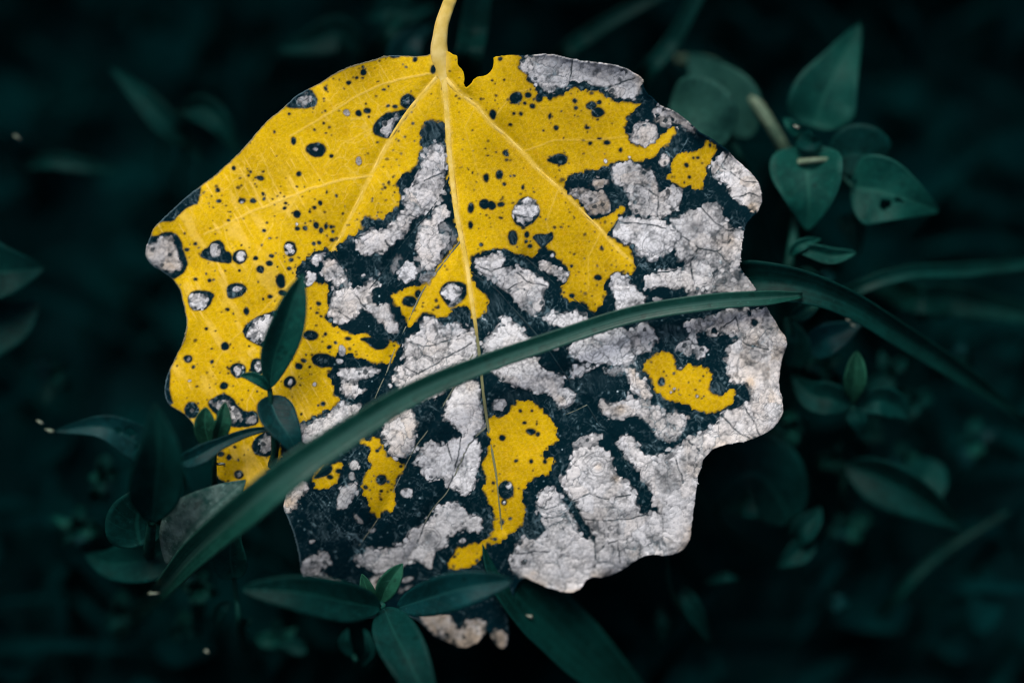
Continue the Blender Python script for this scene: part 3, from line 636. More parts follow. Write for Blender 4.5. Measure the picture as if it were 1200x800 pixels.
def build_leaf():
    # --- ragged, cell-bound edges: look the traced patches up at displaced coordinates
    wx = vnoise(gx, gy, 13, seed=1) * 3.2 + vnoise(gx, gy, 4, seed=3, octaves=2) * 1.3
    wy = vnoise(gx, gy, 13, seed=2) * 3.2 + vnoise(gx, gy, 4, seed=4, octaves=2) * 1.3
    vx, vy = gx + 0.7 * wx, gy + 0.7 * wy
    s1, s2, scx, scy = voronoi(vx, vy, 6.0, 1)
    m1, m2, mcx, mcy = voronoi(gx + 1.6 * wx, gy + 1.6 * wy, 17.0, 2)
    l1, l2, lcx, lcy = voronoi(gx + 2.2 * wx, gy + 2.2 * wy, 30.0, 3)
    ax, ay = vx + wx * .3 + 0.5 * (scx - vx), vy + wy * .3 + 0.5 * (scy - vy)                                   # yellow edge
    bx_, by_ = vx + 0.5 * (scx - vx) + 0.75 * wx, vy + 0.5 * (scy - vy) + 0.75 * wy               # white edge: whole cells
    cx_, cy_ = gx + 0.45 * wx, gy + 0.45 * wy                               # spots
    Y = np.zeros_like(gx); Wm = np.zeros_like(gx); Be = np.zeros_like(gx)
    for poly in YELLOW:
        p = np.asarray(poly); sl = crop((p[:, 0].min(), p[:, 1].min(), p[:, 0].max(), p[:, 1].max()), 8)
        Y[sl] = np.maximum(Y[sl], 1 - sstep(poly_sd(ax[sl], ay[sl], chaikin(p)), -0.9, 0.9))
    for poly in BLACK:
        p = np.asarray(poly); sl = crop((p[:, 0].min(), p[:, 1].min(), p[:, 0].max(), p[:, 1].max()), 8)
        Y[sl] *= sstep(poly_sd(cx_[sl], cy_[sl], chaikin(p)), -0.8, 1.0)
    r = np.random.default_rng(5)
    spots = [s + (1.0,) for s in SPOTS]
    # pinprick specks scattered over the yellow, in loose clusters
    cl = vnoise(gx, gy, 38, seed=9)
    k = 0
    while k < 2000:
        x, y = r.uniform(170, 920), r.uniform(60, 700)
        if cl[int(y) - Y0, int(x) - X0] + r.uniform(-.5, .5) > 0.02:
            q = r.uniform(0.65, 1.35) if r.random() < .88 else r.uniform(1.3, 2.1)
            spots.append((x, y, q * r.uniform(.8, 1.4), q, r.uniform(.6, 1.))); k += 1
    for (x, y, rx, ry, st) in spots:
        sl = crop((x - rx, y - ry, x + rx, y + ry), 5)
        f = np.hypot((cx_[sl] - x) / rx, (cy_[sl] - y) / ry); e = 0.9 / max(min(rx, ry), 0.8)
        Y[sl] *= 1 - st * (1 - sstep(f, 1 - e, 1 + e))
    for poly, val, bg_ in WHITE:
        p = np.asarray(poly, float); small = (np.ptp(p[:, 0]) < 16)
        sl = crop((p[:, 0].min(), p[:, 1].min(), p[:, 0].max(), p[:, 1].max()), 8)
        X_, Y_ = (cx_, cy_) if small else (bx_, by_)
        sd_ = poly_sd(X_[sl], Y_[sl], chaikin(p))
        m = 1 - sstep(sd_, -0.9, 0.7)
        if not small:                                                       # bleaching thins out towards the rim
            m *= 0.42 + 0.58 * sstep(-sd_ + 3.2 * vnoise(gx[sl], gy[sl], 6, seed=21), .2, 2.2)
        upd = m * val > Wm[sl]
        Be[sl] = np.where(upd, bg_, Be[sl]); Wm[sl] = np.maximum(Wm[sl], m * val)
        Y[sl] *= 1 - m
    raw = Wm.copy()
    # --- wrinkles and cracks of the bleached tissue
    n5 = vnoise(gx, gy, 5, seed=31, octaves=3, gain=.7); n25 = vnoise(gx, gy, 25, seed=32); n60 = vnoise(gx, gy, 60, seed=33)
    es, em, el = s2 - s1, m2 - m1, l2 - l1
    crack = 0.55 * (1 - sstep(el, 0.3, 1.6)) * sstep(n25, -0.35, 0.3)
    crack = np.maximum(crack, 0.66 * (1 - sstep(em, 0.2, 1.3)) * sstep(n60 + 0.8 * n25, -0.25, 0.3))
    crack = np.maximum(crack, 0.40 * (1 - sstep(es, 0.1, 1.1)) * (.35 + .65 * sstep(vnoise(gx, gy, 33, seed=39), -.3, .3)))
    for c in CRACKS:
        p = np.asarray(c, float); sl = crop((p[:, 0].min(), p[:, 1].min(), p[:, 0].max(), p[:, 1].max()), 6)
        d, _ = line_d(gx[sl] + wx[sl] * .6, gy[sl] + wy[sl] * .6, c)
        crack[sl] = np.maximum(crack[sl], 0.85 * (1 - sstep(d, 0.35, 1.5)))
    for (x, y, rr) in RINGS:
        sl = crop((x - 22, y - 22, x + 22, y + 22), 2)
        f = np.hypot(cx_[sl] - x, (cy_[sl] - y) * 1.08)
        for q in rr:
            crack[sl] = np.maximum(crack[sl], 0.5 * (1 - sstep(np.abs(f - q), 0.2, 1.2)) * sstep(n5[sl], -.6, .1))
    streak = vnoise(gx * .5 + gy * .86, gy * .5 - gx * .86, 3, 12, seed=34, octaves=2)
    cellv = (np.sin(mcx * 12.9898 + mcy * 78.233) * 43758.5453) % 1.0
    fold = np.sin(m1 * 1.9 + 3 * n25 + 4 * cellv) * sstep(m1, 1.5, 4) * sstep(vnoise(gx, gy, 40, seed=38), -.2, .4)
    n2 = vnoise(gx, gy, 2.2, seed=36, octaves=1)
    mot = sstep(vnoise(gx, gy, 34, seed=37, octaves=3, gain=.65), .0, .42) * (.35 + .65 * sstep(gx + 80 * n60, 640, 760))
    grey = 0.24 * n5 + 0.18 * n25 + 0.14 * streak + 0.26 * n2 - 0.52 * mot * sstep(gy, 165, 240) + 0.22 * (cellv - .5) - 0.20 * (1 - sstep(em, 0, 5.5)) * sstep(n60 - .5 * n25, -.4, .3) - 0.12 * (1 - sstep(el, 0, 7)) - 0.42 * sstep(vnoise(gx, gy, 20, seed=44, octaves=3, gain=.7), .08, .5) + 0.13 * fold + .05  # grey mottling, plus soft shading painted into the gaps between cell domes
    Wm = Wm * np.clip(1.0 + grey, 0.22, 1.18) * (1 - np.clip(crack * 1.05, 0, .92))
    cs = (np.sin(scx * 91.3458 + scy * 47.9898) * 4758.5453) % 1.0
    semi = (.16 + .22 * cs) * sstep(blur(raw, 4) + .22 * n25, .26, .32) * sstep(cs + 0.45 * n25 + 0.15 * n5, .52, .62) * np.clip(.75 + .6 * n5 + .5 * n2, 0, 1)
    Wm = np.maximum(Wm, semi * (1 - sstep(el, 0, 1.5) * 0 - .5 * (1 - sstep(em, .2, 1.4))))
    near = blur(raw, 5) + .2 * n25
    isl = (1 - sstep(s1 / 2.9 + .25 * n5, .75, 1.05))
    Wm = np.maximum(Wm, isl * sstep(cs, .80, .82) * sstep(near, .16, .22) * (.35 + 2.5 * (cs - .8)))
    Wm *= 1 - .85 * isl * (1 - sstep(cs, .10, .12)) * (1 - sstep(near, .55, .72))
    for (x, y, rx, ry, st) in DARKS:
        sl = crop((x - rx, y - ry, x + rx, y + ry), 8)
        big = 2.4 if rx > 9 and st < .9 else 1.
        f = np.hypot((gx[sl] + wx[sl] * big - x) / rx, (gy[sl] + wy[sl] * big - y) / ry)
        Wm[sl] *= 1 - st * (1 - sstep(f, 0.72 - .3 * (big - 1), 1.15 + .1 * (big - 1))) * (1 if big == 1 else np.clip(.9 + .5 * n5[sl], .3, 1))
    # greyed-green ghost patch in the small right-hand yellow island
    g1 = 1 - sstep(np.hypot((gx + wx - 841) / 11, (gy + wy - 454) / 9.5), .7, 1.1)
    Y *= 1 - 0.93 * g1
    for (x, y, rx, ry, st) in BEIGE:
        sl = crop((x - rx, y - ry, x + rx, y + ry), 12)
        f = np.hypot((gx[sl] + wx[sl] - x) / rx, (gy[sl] + wy[sl] - y) / ry)
        Be[sl] = np.maximum(Be[sl], st * (1 - sstep(f, 0.4, 1.5)))
    cellb = (np.sin(mcx * 39.346 + mcy * 11.135) * 24634.6345) % 1.0
    Be = np.clip(blur(Be, 2.5) * (0.55 + 0.9 * cellb + 0.6 * vnoise(gx, gy, 12, seed=41)) + 0.08 * sstep(cellb, .7, 1.), 0, 1)
    # --- the black tissue: hair-fine pale scratches and flakes
    scr = np.zeros_like(gx)
    for a_, sd_ in ((0.9, 51), (2.2, 52), (0.45, 53)):
        u = gx * math.cos(a_) + gy * math.sin(a_); v = -gx * math.sin(a_) + gy * math.cos(a_)
        scr = np.maximum(scr, sstep(vnoise(u + 2 * wx, v + 1.2 * wy, 17, 1.3, seed=sd_, octaves=1), 0.6, 1.0))
    fib = vnoise(gx * .34 + gy * .94 + wx, gy * .34 - gx * .94 + wy, 13, 1.8, seed=56, octaves=2)
    cellgrey = sstep(vnoise(scx * 3.1, scy * 3.1, 7, seed=55, octaves=1), 0.35, 0.9) * (1 - sstep(s1, 1.2, 3.2))
    Bl = np.clip(0.42 * scr * sstep(n25, -.5, .5) + 0.26 * cellgrey + 0.13 * (1 - sstep(em, 0.2, 1.4)) + 0.09 * (n5 + n25) + .10 * n2 + .22 * sstep(n60 + .5 * n25, .0, .6) * np.clip(.45 + .8 * fib, 0, 1), 0, 1)
    for (x, y, rx, ry, st) in ((507,152,17,13,.36),(841,454,11,9,.30),(637,280,13,8,.26),(601,278,6,9,.26),(580,362,12,22,.22),(525,278,12,20,.30),(560,420,6,20,.1),(650,395,20,8,.16),(470,310,14,10,.2),(600,600,14,22,.2),(790,390,24,12,.2),(700,450,30,16,.12),(610,470,30,14,.14)):
        f = np.hypot((gx + wx - x) / rx, (gy + wy - y) / ry)
        Bl = np.maximum(Bl, st * (1 - sstep(f, .6, 1.15)) * np.clip(.6 + .9 * fib, .15, 1.2))
    # white grains of dust
    gr = np.zeros_like(gx)
    for _ in range(260):
        x, y, q = r.uniform(340, 915), r.uniform(240, 720), r.uniform(0.5, 1.25)
        sl = crop((x - q, y - q, x + q, y + q), 3)
        gr[sl] = np.maximum(gr[sl], r.uniform(.3, 1) * (1 - sstep(np.hypot(gx[sl] - x, gy[sl] - y), q - .3, q + .7)))
    Bl = np.maximum(Bl, 0.8 * gr)
    # --- yellow: veins, raised pale ridges, tone
    V = np.zeros_like(gx)
    for pts, wd, st in FINE:
        p = np.asarray(pts, float); sl = crop((p[:, 0].min(), p[:, 1].min(), p[:, 0].max(), p[:, 1].max()), 8)
        d, tt = line_d(gx[sl] + wx[sl] * .35, gy[sl] + wy[sl] * .35, pts)
        V[sl] = np.maximum(V[sl], st * (1 - .4 * tt) * (1 - sstep(d, wd * .4, wd * 1.3)))
    V = np.maximum(V, 0.14 * (1 - sstep(es, .2, 1.4)))
    for pts, r0, r1 in ((VEINS[0][0], 5, 2.5), (VEINS[1][0], 5, 2.5), (MIDRIB[:11], 6.5, 4.5)):
        d, tt = line_d(gx + wx * .4, gy + wy * .4, pts); q = r0 + (r1 - r0) * tt
        V = np.maximum(V, .75 * (1 - sstep(d, q * .3, q * 1.15)) * (0.75 + .5 * n5))
    V = np.clip(np.maximum(V, .8 * (1 - sstep(np.hypot((gx - 516) / 13, (gy - 74) / 24), .4, 1.2))), 0, 1)
    u = gx * math.cos(1.05) + gy * math.sin(1.05); v = -gx * math.sin(1.05) + gy * math.cos(1.05)
    rid = sstep(vnoise(u, v, 24, 2.7, seed=61, octaves=1), 0.56, 0.85) * (.12 + .88 * sstep(480 - gx + 60 * n60, 0, 90)) * sstep(vnoise(gx, gy, 38, seed=67), -.35, .25)
    bli = sstep(vnoise(u, v, 34, 12, seed=62, octaves=2), 0.12, 0.5) * sstep(400 - gx + 60 * n60, 0, 110) * sstep(gy, 150, 230)
    pale = np.clip(np.maximum(1.1 * rid, 0.7 * bli) * (.8 + .5 * n5), 0, 1)
    V = np.maximum(V, .42 * (1 - sstep(em, .2, 1.5)) * sstep(vnoise(gx, gy, 70, seed=68), -.3, .3) * sstep(560 - gx, 0, 120))
    halo = blur(Y, 1.8)
    tone = np.clip(0.60 - 0.55 * (1 - sstep(halo, .55, .97)) - 0.20 * sstep(gx, 530, 600) + 0.40 * vnoise(gx, gy, 70, seed=63) + 0.16 * vnoise(gx, gy, 22, seed=64, octaves=2) + 0.17 * vnoise(gx, gy, 2.3, seed=65, octaves=1) + 0.12 * vnoise(u, v, 16, 2.4, seed=66, octaves=1), 0, 1)
    lit_rim = sstep(poly_sd(gx + .25 * wx, gy + .25 * wy, chaikin(OUTLINE)) + n5 * .6, -2.0, -.6) * sstep(520 - gx, 0, 20)
    Y *= 1 - .75 * lit_rim; Bl = np.maximum(Bl, .4 * lit_rim)  # pale grey rim paints the light caught on the edge's thickness
    # --- relief in mm towards the viewer's side
    jag = .25 + .15 * sstep(gx, 540, 620)
    sdo = poly_sd(gx + jag * wx, gy + jag * wy, chaikin(OUTLINE))
    inside = np.maximum(-sdo, 0)
    h = 1.0 * vnoise(gx, gy, 190, seed=71, octaves=2) + 0.42 * vnoise(gx, gy, 60, seed=72, octaves=2)
    h += -7.0 * sstep(gy, 540, 790) ** 1.25 - 1.6 * sstep(-gx, -330, -165) + 0.9 * sstep(gx, 780, 925) * sstep(-gy, -460, -150)
    h += 0.9 * np.exp(-inside / 9) * sstep(gx, 590, 640) * sstep(-gy, -260, -60)                  # rolled upper right rim
    h += 0.45 * np.exp(-inside / 10) * sstep(vnoise(gx, gy, 55, seed=74), -.2, .5) * sstep(gx, 560, 700)
    h += 0.06 * sstep(el, 0, 9) * np.clip(raw, 0, 1) + 0.014 * sstep(em, 0, 4) * (0.6 + np.clip(raw, 0, 1)) + 0.010 * sstep(es, 0, 2.0)
    h += 0.05 * pale * Y + 0.016 * n5 * raw - 0.018 * crack * raw + 0.012 * n5 + 0.010 * n2 + 0.05 * V * Y
    h += 1.0 * np.exp(-inside / 13) * vnoise(gx, gy, 48, seed=75, octaves=2)
    Be = np.clip(np.maximum(Be, np.exp(-inside / 9) * sstep(vnoise(gx, gy, 26, seed=76), -.05, .5) * .75), 0, 1)
    Wm *= 1 - .45 * np.exp(-inside / 5) * sstep(vnoise(gx, gy, 15, seed=77), .0, .5)
    hv = np.zeros_like(gx)
    for pts, r0, r1, mt in VEINS + [(MIDRIB, 4, 1, 'x')]:
        p = np.asarray(pts, float); sl = crop((p[:, 0].min(), p[:, 1].min(), p[:, 0].max(), p[:, 1].max()), 30)
        d, _ = line_d(gx[sl], gy[sl], pts)
        hv[sl] = np.minimum(hv[sl], -0.28 * np.exp(-(d / 8.0) ** 2))
    h += hv
    # --- mesh: keep the grid inside the outline and pull the rim onto it
    keep = sdo < 0.75
    quad = keep[:-1, :-1] & keep[1:, :-1] & keep[:-1, 1:] & keep[1:, 1:]
    quad &= (sdo[:-1, :-1] + sdo[1:, :-1] + sdo[:-1, 1:] + sdo[1:, 1:]) < 1.2
    used = np.zeros_like(keep)
    for a, b in ((slice(None, -1), slice(None, -1)), (slice(1, None), slice(None, -1)), (slice(None, -1), slice(1, None)), (slice(1, None), slice(1, None))):
        used[a, b] |= quad
    gyd, gxd = np.gradient(sdo)
    nn = np.maximum(np.hypot(gxd, gyd), 1e-3)
    full = np.ones_like(keep); full[1:-1, 1:-1] = quad[:-1, :-1] & quad[1:, :-1] & quad[:-1, 1:] & quad[1:, 1:]
    rim = used & ~full
    mv = np.clip(sdo, -1.1, 1.1)
    px = np.where(rim, gx - gxd / nn * mv, gx); py = np.where(rim, gy - gyd / nn * mv, gy)
    idx = -np.ones(keep.shape, np.int64); idx[used] = np.arange(used.sum())
    d = D0 - h[used] * 1e-3; s = SENSOR / LENS / 1200 * d
    co = (np.array(CAM)[None] + np.array(FWD)[None] * d[:, None] + np.array(RGT)[None] * ((px[used] - 600) * s)[:, None]
          + np.array(UPV)[None] * ((400 - py[used]) * s)[:, None])
    base = np.array((0, 0, H0)); co = co - base
    q = np.stack([idx[1:, :-1][quad], idx[1:, 1:][quad], idx[:-1, 1:][quad], idx[:-1, :-1][quad]], 1)
    me = bpy.data.meshes.new('blade')
    me.vertices.add(len(co)); me.vertices.foreach_set('co', co.astype(np.float32).ravel())
    me.loops.add(q.size); me.loops.foreach_set('vertex_index', q.astype(np.int32).ravel())
    me.polygons.add(len(q)); me.polygons.foreach_set('loop_start', np.arange(0, q.size, 4, dtype=np.int32))
    me.polygons.foreach_set('loop_total', np.full(len(q), 4, np.int32))
    me.update(calc_edges=True)
    me.polygons.foreach_set('use_smooth', np.ones(len(q), bool))
    one = np.ones_like(gx)
    for nm, ch in (('tissue', (Y, Wm, Be, Bl)), ('detail', (V, pale, tone, one))):
        at = me.attributes.new(nm, 'FLOAT_COLOR', 'POINT')
        at.data.foreach_set('color', np.stack([c[used] for c in ch], 1).astype(np.float32).ravel())
    return me, h

def leaf_mat():
    m, t = new_mat('spotted_autumn_leaf'); N = NT(t)
    a1 = N.n('ShaderNodeAttribute', attribute_name='tissue'); a2 = N.n('ShaderNodeAttribute', attribute_name='detail')
    s1 = N.n('ShaderNodeSeparateColor'); N.l(a1.outputs['Color'], s1.inputs[0])
    s2 = N.n('ShaderNodeSeparateColor'); N.l(a2.outputs['Color'], s2.inputs[0])
    Y, Wm, Be = s1.outputs; Bl = a1.outputs['Alpha']
    V, pale, tone = s2.outputs
    co = N.n('ShaderNodeTexCoord').outputs['Object']
    nf = N.noise(co, 6000, 3, .6); nm = N.noise(co, 900, 4)
    yel = N.mix(tone, (0.40, 0.250, 0.001), (0.78, 0.505, 0.002))
    yel = N.mix(N.math('MULTIPLY', N.ramp(nm, .52, .78), .35), yel, (0.66, 0.34, 0.003))
    yel = N.mix(N.math('MULTIPLY', pale, .65), yel, (0.90, 0.62, 0.12))
    yel = N.mix(N.math('MULTIPLY', V, .8), yel, (0.88, 0.63, 0.14))
    yel = N.mix(N.math('MULTIPLY', N.ramp(nf, .58, .75), .08), yel, (0.95, 0.66, 0.14))
    blk = N.mix(N.ramp(Bl, 0, .62), (0.0008, 0.0125, 0.019), (0.10, 0.17, 0.20))
    blk = N.mix(N.ramp(Bl, .5, .8), blk, (0.62, 0.66, 0.68))
    blk = N.mix(N.math('MULTIPLY', N.ramp(nf, .55, .8), .25), blk, (0.004, 0.034, 0.044))
    wht = N.mix(N.math('MULTIPLY', Be, .9), (0.765, 0.785, 0.815), (0.68, 0.54, 0.39))
    wht = N.mix(N.math('MULTIPLY', N.ramp(nf, .45, .75), .35), wht, (0.38, 0.40, 0.43))
    c = N.mix(Wm, blk, wht)
    c = N.mix(Y, c, yel)
    bs = N.n('ShaderNodeBsdfPrincipled'); N.l(c, bs.inputs['Base Color'])
    ro = N.n('ShaderNodeMapRange'); N.l(nm, ro.inputs[0]); ro.inputs[3].default_value = .48; ro.inputs[4].default_value = .72
    N.l(ro.outputs[0], bs.inputs['Roughness']); sv = N.math('ADD', N.math('ADD', N.math('MULTIPLY', Y, .03), N.math('MULTIPLY', Wm, .08)), .02); N.l(sv, bs.inputs['Specular IOR Level'])
    bp = N.n('ShaderNodeBump'); bp.inputs['Strength'].default_value = .5; bp.inputs['Distance'].default_value = 0.00005
    N.l(nf, bp.inputs['Height']); N.l(bp.outputs[0], bs.inputs['Normal'])
    out = N.n('ShaderNodeOutputMaterial'); N.l(bs.outputs[0], out.inputs[0])
    return m

def flat_mat(name, c0, c1, scale=900, rough=.55, fade=None):
    m, t = new_mat(name); N = NT(t)
    tc = N.n('ShaderNodeTexCoord')
    nz = N.noise(tc.outputs['Object'], scale, 4)
    c = N.mix(N.ramp(nz, .35, .7), c0, c1)
    if fade:
        sp = N.n('ShaderNodeSeparateXYZ'); N.l(tc.outputs['UV'], sp.inputs[0])
        c = N.mix(N.ramp(sp.outputs[1], fade[1], fade[2]), c, fade[0])
    bs = N.n('ShaderNodeBsdfPrincipled'); N.l(c, bs.inputs['Base Color']); bs.inputs['Roughness'].default_value = rough
    bs.inputs['Specular IOR Level'].default_value = .25
    bp = N.n('ShaderNodeBump'); bp.inputs['Strength'].default_value = .4; bp.inputs['Distance'].default_value = 0.0001
    N.l(nz, bp.inputs['Height']); N.l(bp.outputs[0], bs.inputs['Normal'])
    out = N.n('ShaderNodeOutputMaterial'); N.l(bs.outputs[0], out.inputs[0])
    return m

M['vein'] = flat_mat('vein_straw', (0.78, 0.52, 0.05), (0.90, 0.66, 0.16))
M['midrib'] = flat_mat('midrib_straw', (0.78, 0.54, 0.07), (0.90, 0.67, 0.18), fade=((0.17, 0.18, 0.085), .49, .60))
M['vein_dim'] = flat_mat('vein_olive', (0.10, 0.12, 0.09), (0.22, 0.23, 0.17))
M['vein_black'] = flat_mat('vein_black', (0.0012, 0.013, 0.019), (0.005, 0.03, 0.038))
M['petiole'] = flat_mat('petiole_straw', (0.78, 0.55, 0.10), (0.90, 0.70, 0.24), scale=500)

leaf_me, LEAF_H = build_leaf()
def leaf_h(x, y):
    i = min(max(int(round(y)) - Y0, 0), Hh - 1); j = min(max(int(round(x)) - X0, 0), W - 1)
    return float(LEAF_H[i, j])
fallen = thing('fallen_leaf', 'large yellow autumn leaf blotched with black and bleached white patches', 'leaf', (0, 0, H0))
leaf_me.materials.append(leaf_mat())
blade = bpy.data.objects.new('blade', leaf_me); COL.objects.link(blade); blade.parent = fallen
md = blade.modifiers.new('thickness', 'SOLIDIFY'); md.thickness = 0.00022; md.offset = -1
def on_leaf(pts, r0, r1, up=.35):
    n = len(pts)
    return [(x, y, leaf_h(x, y) + (up - .55) * 0.1 * (r0 + (r1 - r0) * i / (n - 1))) for i, (x, y) in enumerate(pts)]
tube('midrib', on_leaf(MIDRIB, 4, 1, .5), [4.6, 3.6, 3.4, 3.2, 2.8, 2.4, 2.1, 1.9, 1.6, 1.3, .8], M['midrib'], fallen, n=120, na=10, flat=.35)
for pts, r0, r1, mt in VEINS:
    tube('side_vein', on_leaf(pts, r0, r1), [r0, r0 + (r1 - r0) * .5, r1, r1 * .5], M[mt], fallen, n=70, na=8, flat=.35)
hp = leaf_h(515, 66)
lh = lambda x, y, d: (x, y, leaf_h(x, y) + d)
tube('petiole', [lh(523.5, 124, -.16), lh(522, 110, -.12), lh(520.5, 96, -.12), lh(518, 82, -.10), lh(516, 72, -.06), (515, 63, hp + .05), (514.6, 54, hp + .2), (515.5, 45, hp + .38), (518, 28, hp + .5), (524, 10, hp + .4), (531, -10, hp), (545, -60, -5), (560, -110, -14), (568, -150, -26)],
     [2.5, 3.8, 5, 7, 9.4, 10.6, 9.8, 8.8, 8, 7.6, 7.4, 7.4, 8, 9.5], M['petiole'], fallen, n=90, na=16, flat=.5)

# ------------------------------------------------------------------ the living plants
def plant(name, label, cat, root, leaves=(), stems=(), group=None):
    """root pixel on the soil; leaves: (path, width, material, kwargs); stems: (path, radii, material)"""
    base = G(root[0], root[1], 0.0)
    t = thing(name, label, cat, base, group)
    for st in stems:
        tube('stem', st[0], st[1], st[2] if len(st) > 2 else M['stem'], t)
    for lf in leaves:
        k = dict(lf[3]) if len(lf) > 3 else {}
        ribbon('leaf', lf[0], lf[1], lf[2], t, **k)
    return t

def grass(label, path, width, mat, group=None, **k):
    k.setdefault('n', 90); k.setdefault('na', 12)
    o = ribbon('grass_blade', path, width, mat, None, **k)
    return tag(o, label, 'grass blade', group)

# the long blade lying across the leaf
grass('long green grass blade arching diagonally across the spotted leaf',
      [(110, 760, 'g'), (180, 700, -9), (228, 648, 3), (285, 598, 10), (340, 553, 11.5), (400, 512, 10), (480, 463, 7.5), (560, 429, 5.5), (640, 401, 4.2), (740, 369, 3.0), (830, 354, 2.6), (900, 349, 1.4), (940, 346, -1.5)],
      [12, 20, 34, 40, 38, 33, 27, 22.5, 20.5, 19.5, 19, 17, 7], M['blade'], cup=.16, roll=[0, .05, .15, .2, .2, .15, .1, .05, 0])
grass('broad grass blade rising behind the leaf edge and bending right',
      [(760, 420, 'g'), (800, 370, -14), (850, 335, -5), (900, 330, -2.5), (950, 338, -2), (1000, 358, -3), (1060, 395, -6), (1130, 440, -10), (1200, 490, -16)],
      [20, 30, 48, 52, 42, 34, 30, 28, 22, 5], M['blade_dark'], cup=.3, roll=.15)
grass('pale thin grass blade leaning out behind the bending blade', [(930, 420, 'g'), (960, 365, -16), (1000, 340, -9), (1060, 320, -9), (1130, 316, -12), (1220, 308, -15)], [10, 14, 18, 19, 18, 12], M['blade_dark'], cup=.2)
grass('dark wide blade dropping away below the leaf, with a pale fleck', [(570, 600, -3.5), (578, 645, -2.5), (610, 690, -4), (660, 740, -8), (720, 800, -12), (790, 880, -18)], [6, 22, 58, 74, 70, 52, 20], M['blade_dark'], cup=.25, roll=-.2)
grass('blurred upright blade behind the notch beside the petiole', [(520, 230, 'g'), (545, 90, -14), (556, 30, -12), (566, -40, -10), (575, -90, -12)], [26, 34, 34, 30, 8], M['blade_dark'], cup=.2)

# sprig over the left side of the leaf
plant('knotweed', 'small sprig with a narrow upright leaf standing on the yellow lobe', 'herb', (300, 640),
      [([(316, 455, 3), (322, 420, 4.5), (334, 385, 6), (345, 350, 6.5), (355, 321, 6)], 42, M['herb'], dict(prof='lance', cup=.3, roll=.25)),
       ([(316, 464, 3), (325, 488, 4), (340, 512, 4.5), (352, 540, 3)], 48, M['herb_blue'], dict(prof='ovate', cup=.2, roll=-.3)),
       ([(316, 458, 3), (306, 447, 4), (294, 441, 4.2), (281, 440, 3.5)], 13, M['herb'], dict(prof='lance', cup=.3)),
       ([(318, 502, 2.5), (290, 507, 3), (258, 520, 4), (230, 535, 4.5), (204, 545, 3.5)], [4, 8, 11, 14, 22, 20, 3], M['herb_blue'], dict(cup=.25)),
       ([(252, 533, 1.5), (244, 515, 3), (240, 497, 4), (241, 477, 4)], 26, M['bright'], dict(prof='obovate', cup=.3)),
       ([(253, 530, 1.5), (256, 512, 3.4), (261, 494, 4.4), (264, 471, 4)], 20, M['bright'], dict(prof='obovate', cup=.3, roll=.3))],
      [([(300, 640, 'g'), (314, 560, -6), (322, 530, 1.2), (319, 490, 2.5), (316, 455, 3.2)], [6, 5, 4.5, 3.5, 3]),
       ([(300, 640, 'g'), (262, 600, -8), (252, 570, -2), (251, 545, 1), (252, 528, 2.0)], [4, 4, 3.5, 3, 2.5])])
# plants at the lower left
plant('downy_herb', 'pale grey downy leaf tucked under the long grass blade', 'herb', (190, 700),
      [([(196, 662, -2), (216, 630, 2), (242, 600, 4), (288, 562, 3)], 70, M['grey'], dict(prof='lance', cup=.1, wavy=.06, roll=-.25))],
      [([(190, 700, 'g'), (198, 668, -9), (207, 650, -4)], [5, 4, 3])])
plant('seedling', 'small oval leaf on a thin stalk below the long grass blade', 'herb', (290, 770),
      [([(274, 678, -3), (270, 655, -1), (272, 632, 0), (284, 612, 0)], 42, M['herb'], dict(prof='ovate', cup=.2)),
       ([(270, 705, -6), (258, 715, -6), (252, 735, -8)], 16, M['herb_dark'], {}),
       ([(282, 735, -8), (290, 728, -7), (296, 724, -7)], 9, M['herb_dark'], {})],
      [([(290, 770, 'g'), (282, 735, -9), (277, 700, -5), (274, 676, -3)], [6, 5, 3, 2.5])])
plant('nettle_plant', 'blurred upright leaf standing in front of the dark left hollow', 'herb', (170, 690),
      [([(178, 612, 4), (182, 575, 8), (186, 530, 11), (182, 474, 12)], 62, M['herb_dark'], dict(prof='lance', cup=.25, wavy=.05)),
       ([(165, 640, -2), (160, 612, -1), (166, 590, 0), (178, 572, 0)], 80, M['herb_dark'], dict(prof='ovate', cup=.15, wavy=.05)),
       ([(200, 640, -6), (170, 655, -5), (130, 660, -7), (100, 650, -10)], 60, M['herb_dark'], dict(prof='ovate', cup=.2))],
      [([(170, 690, 'g'), (174, 650, -6), (178, 610, 4)], [8, 7, 5])])
plant('holed_herb', 'long translucent leaf with two nibbled holes and a husked tip', 'herb', (220, 600),
      [([(196, 540, -8), (160, 518, -6), (120, 500, -5), (64, 505, -6)], 46, M['herb_blue'], dict(prof='ovate', cup=.2, holes=((.42, .35, .05, .3), (.52, .1, .035, .18), (.3, -.2, .03, .16)), n=60, na=20))],
      [([(220, 600, 'g'), (214, 566, -14), (196, 540, -8)], [5, 4, 3])])
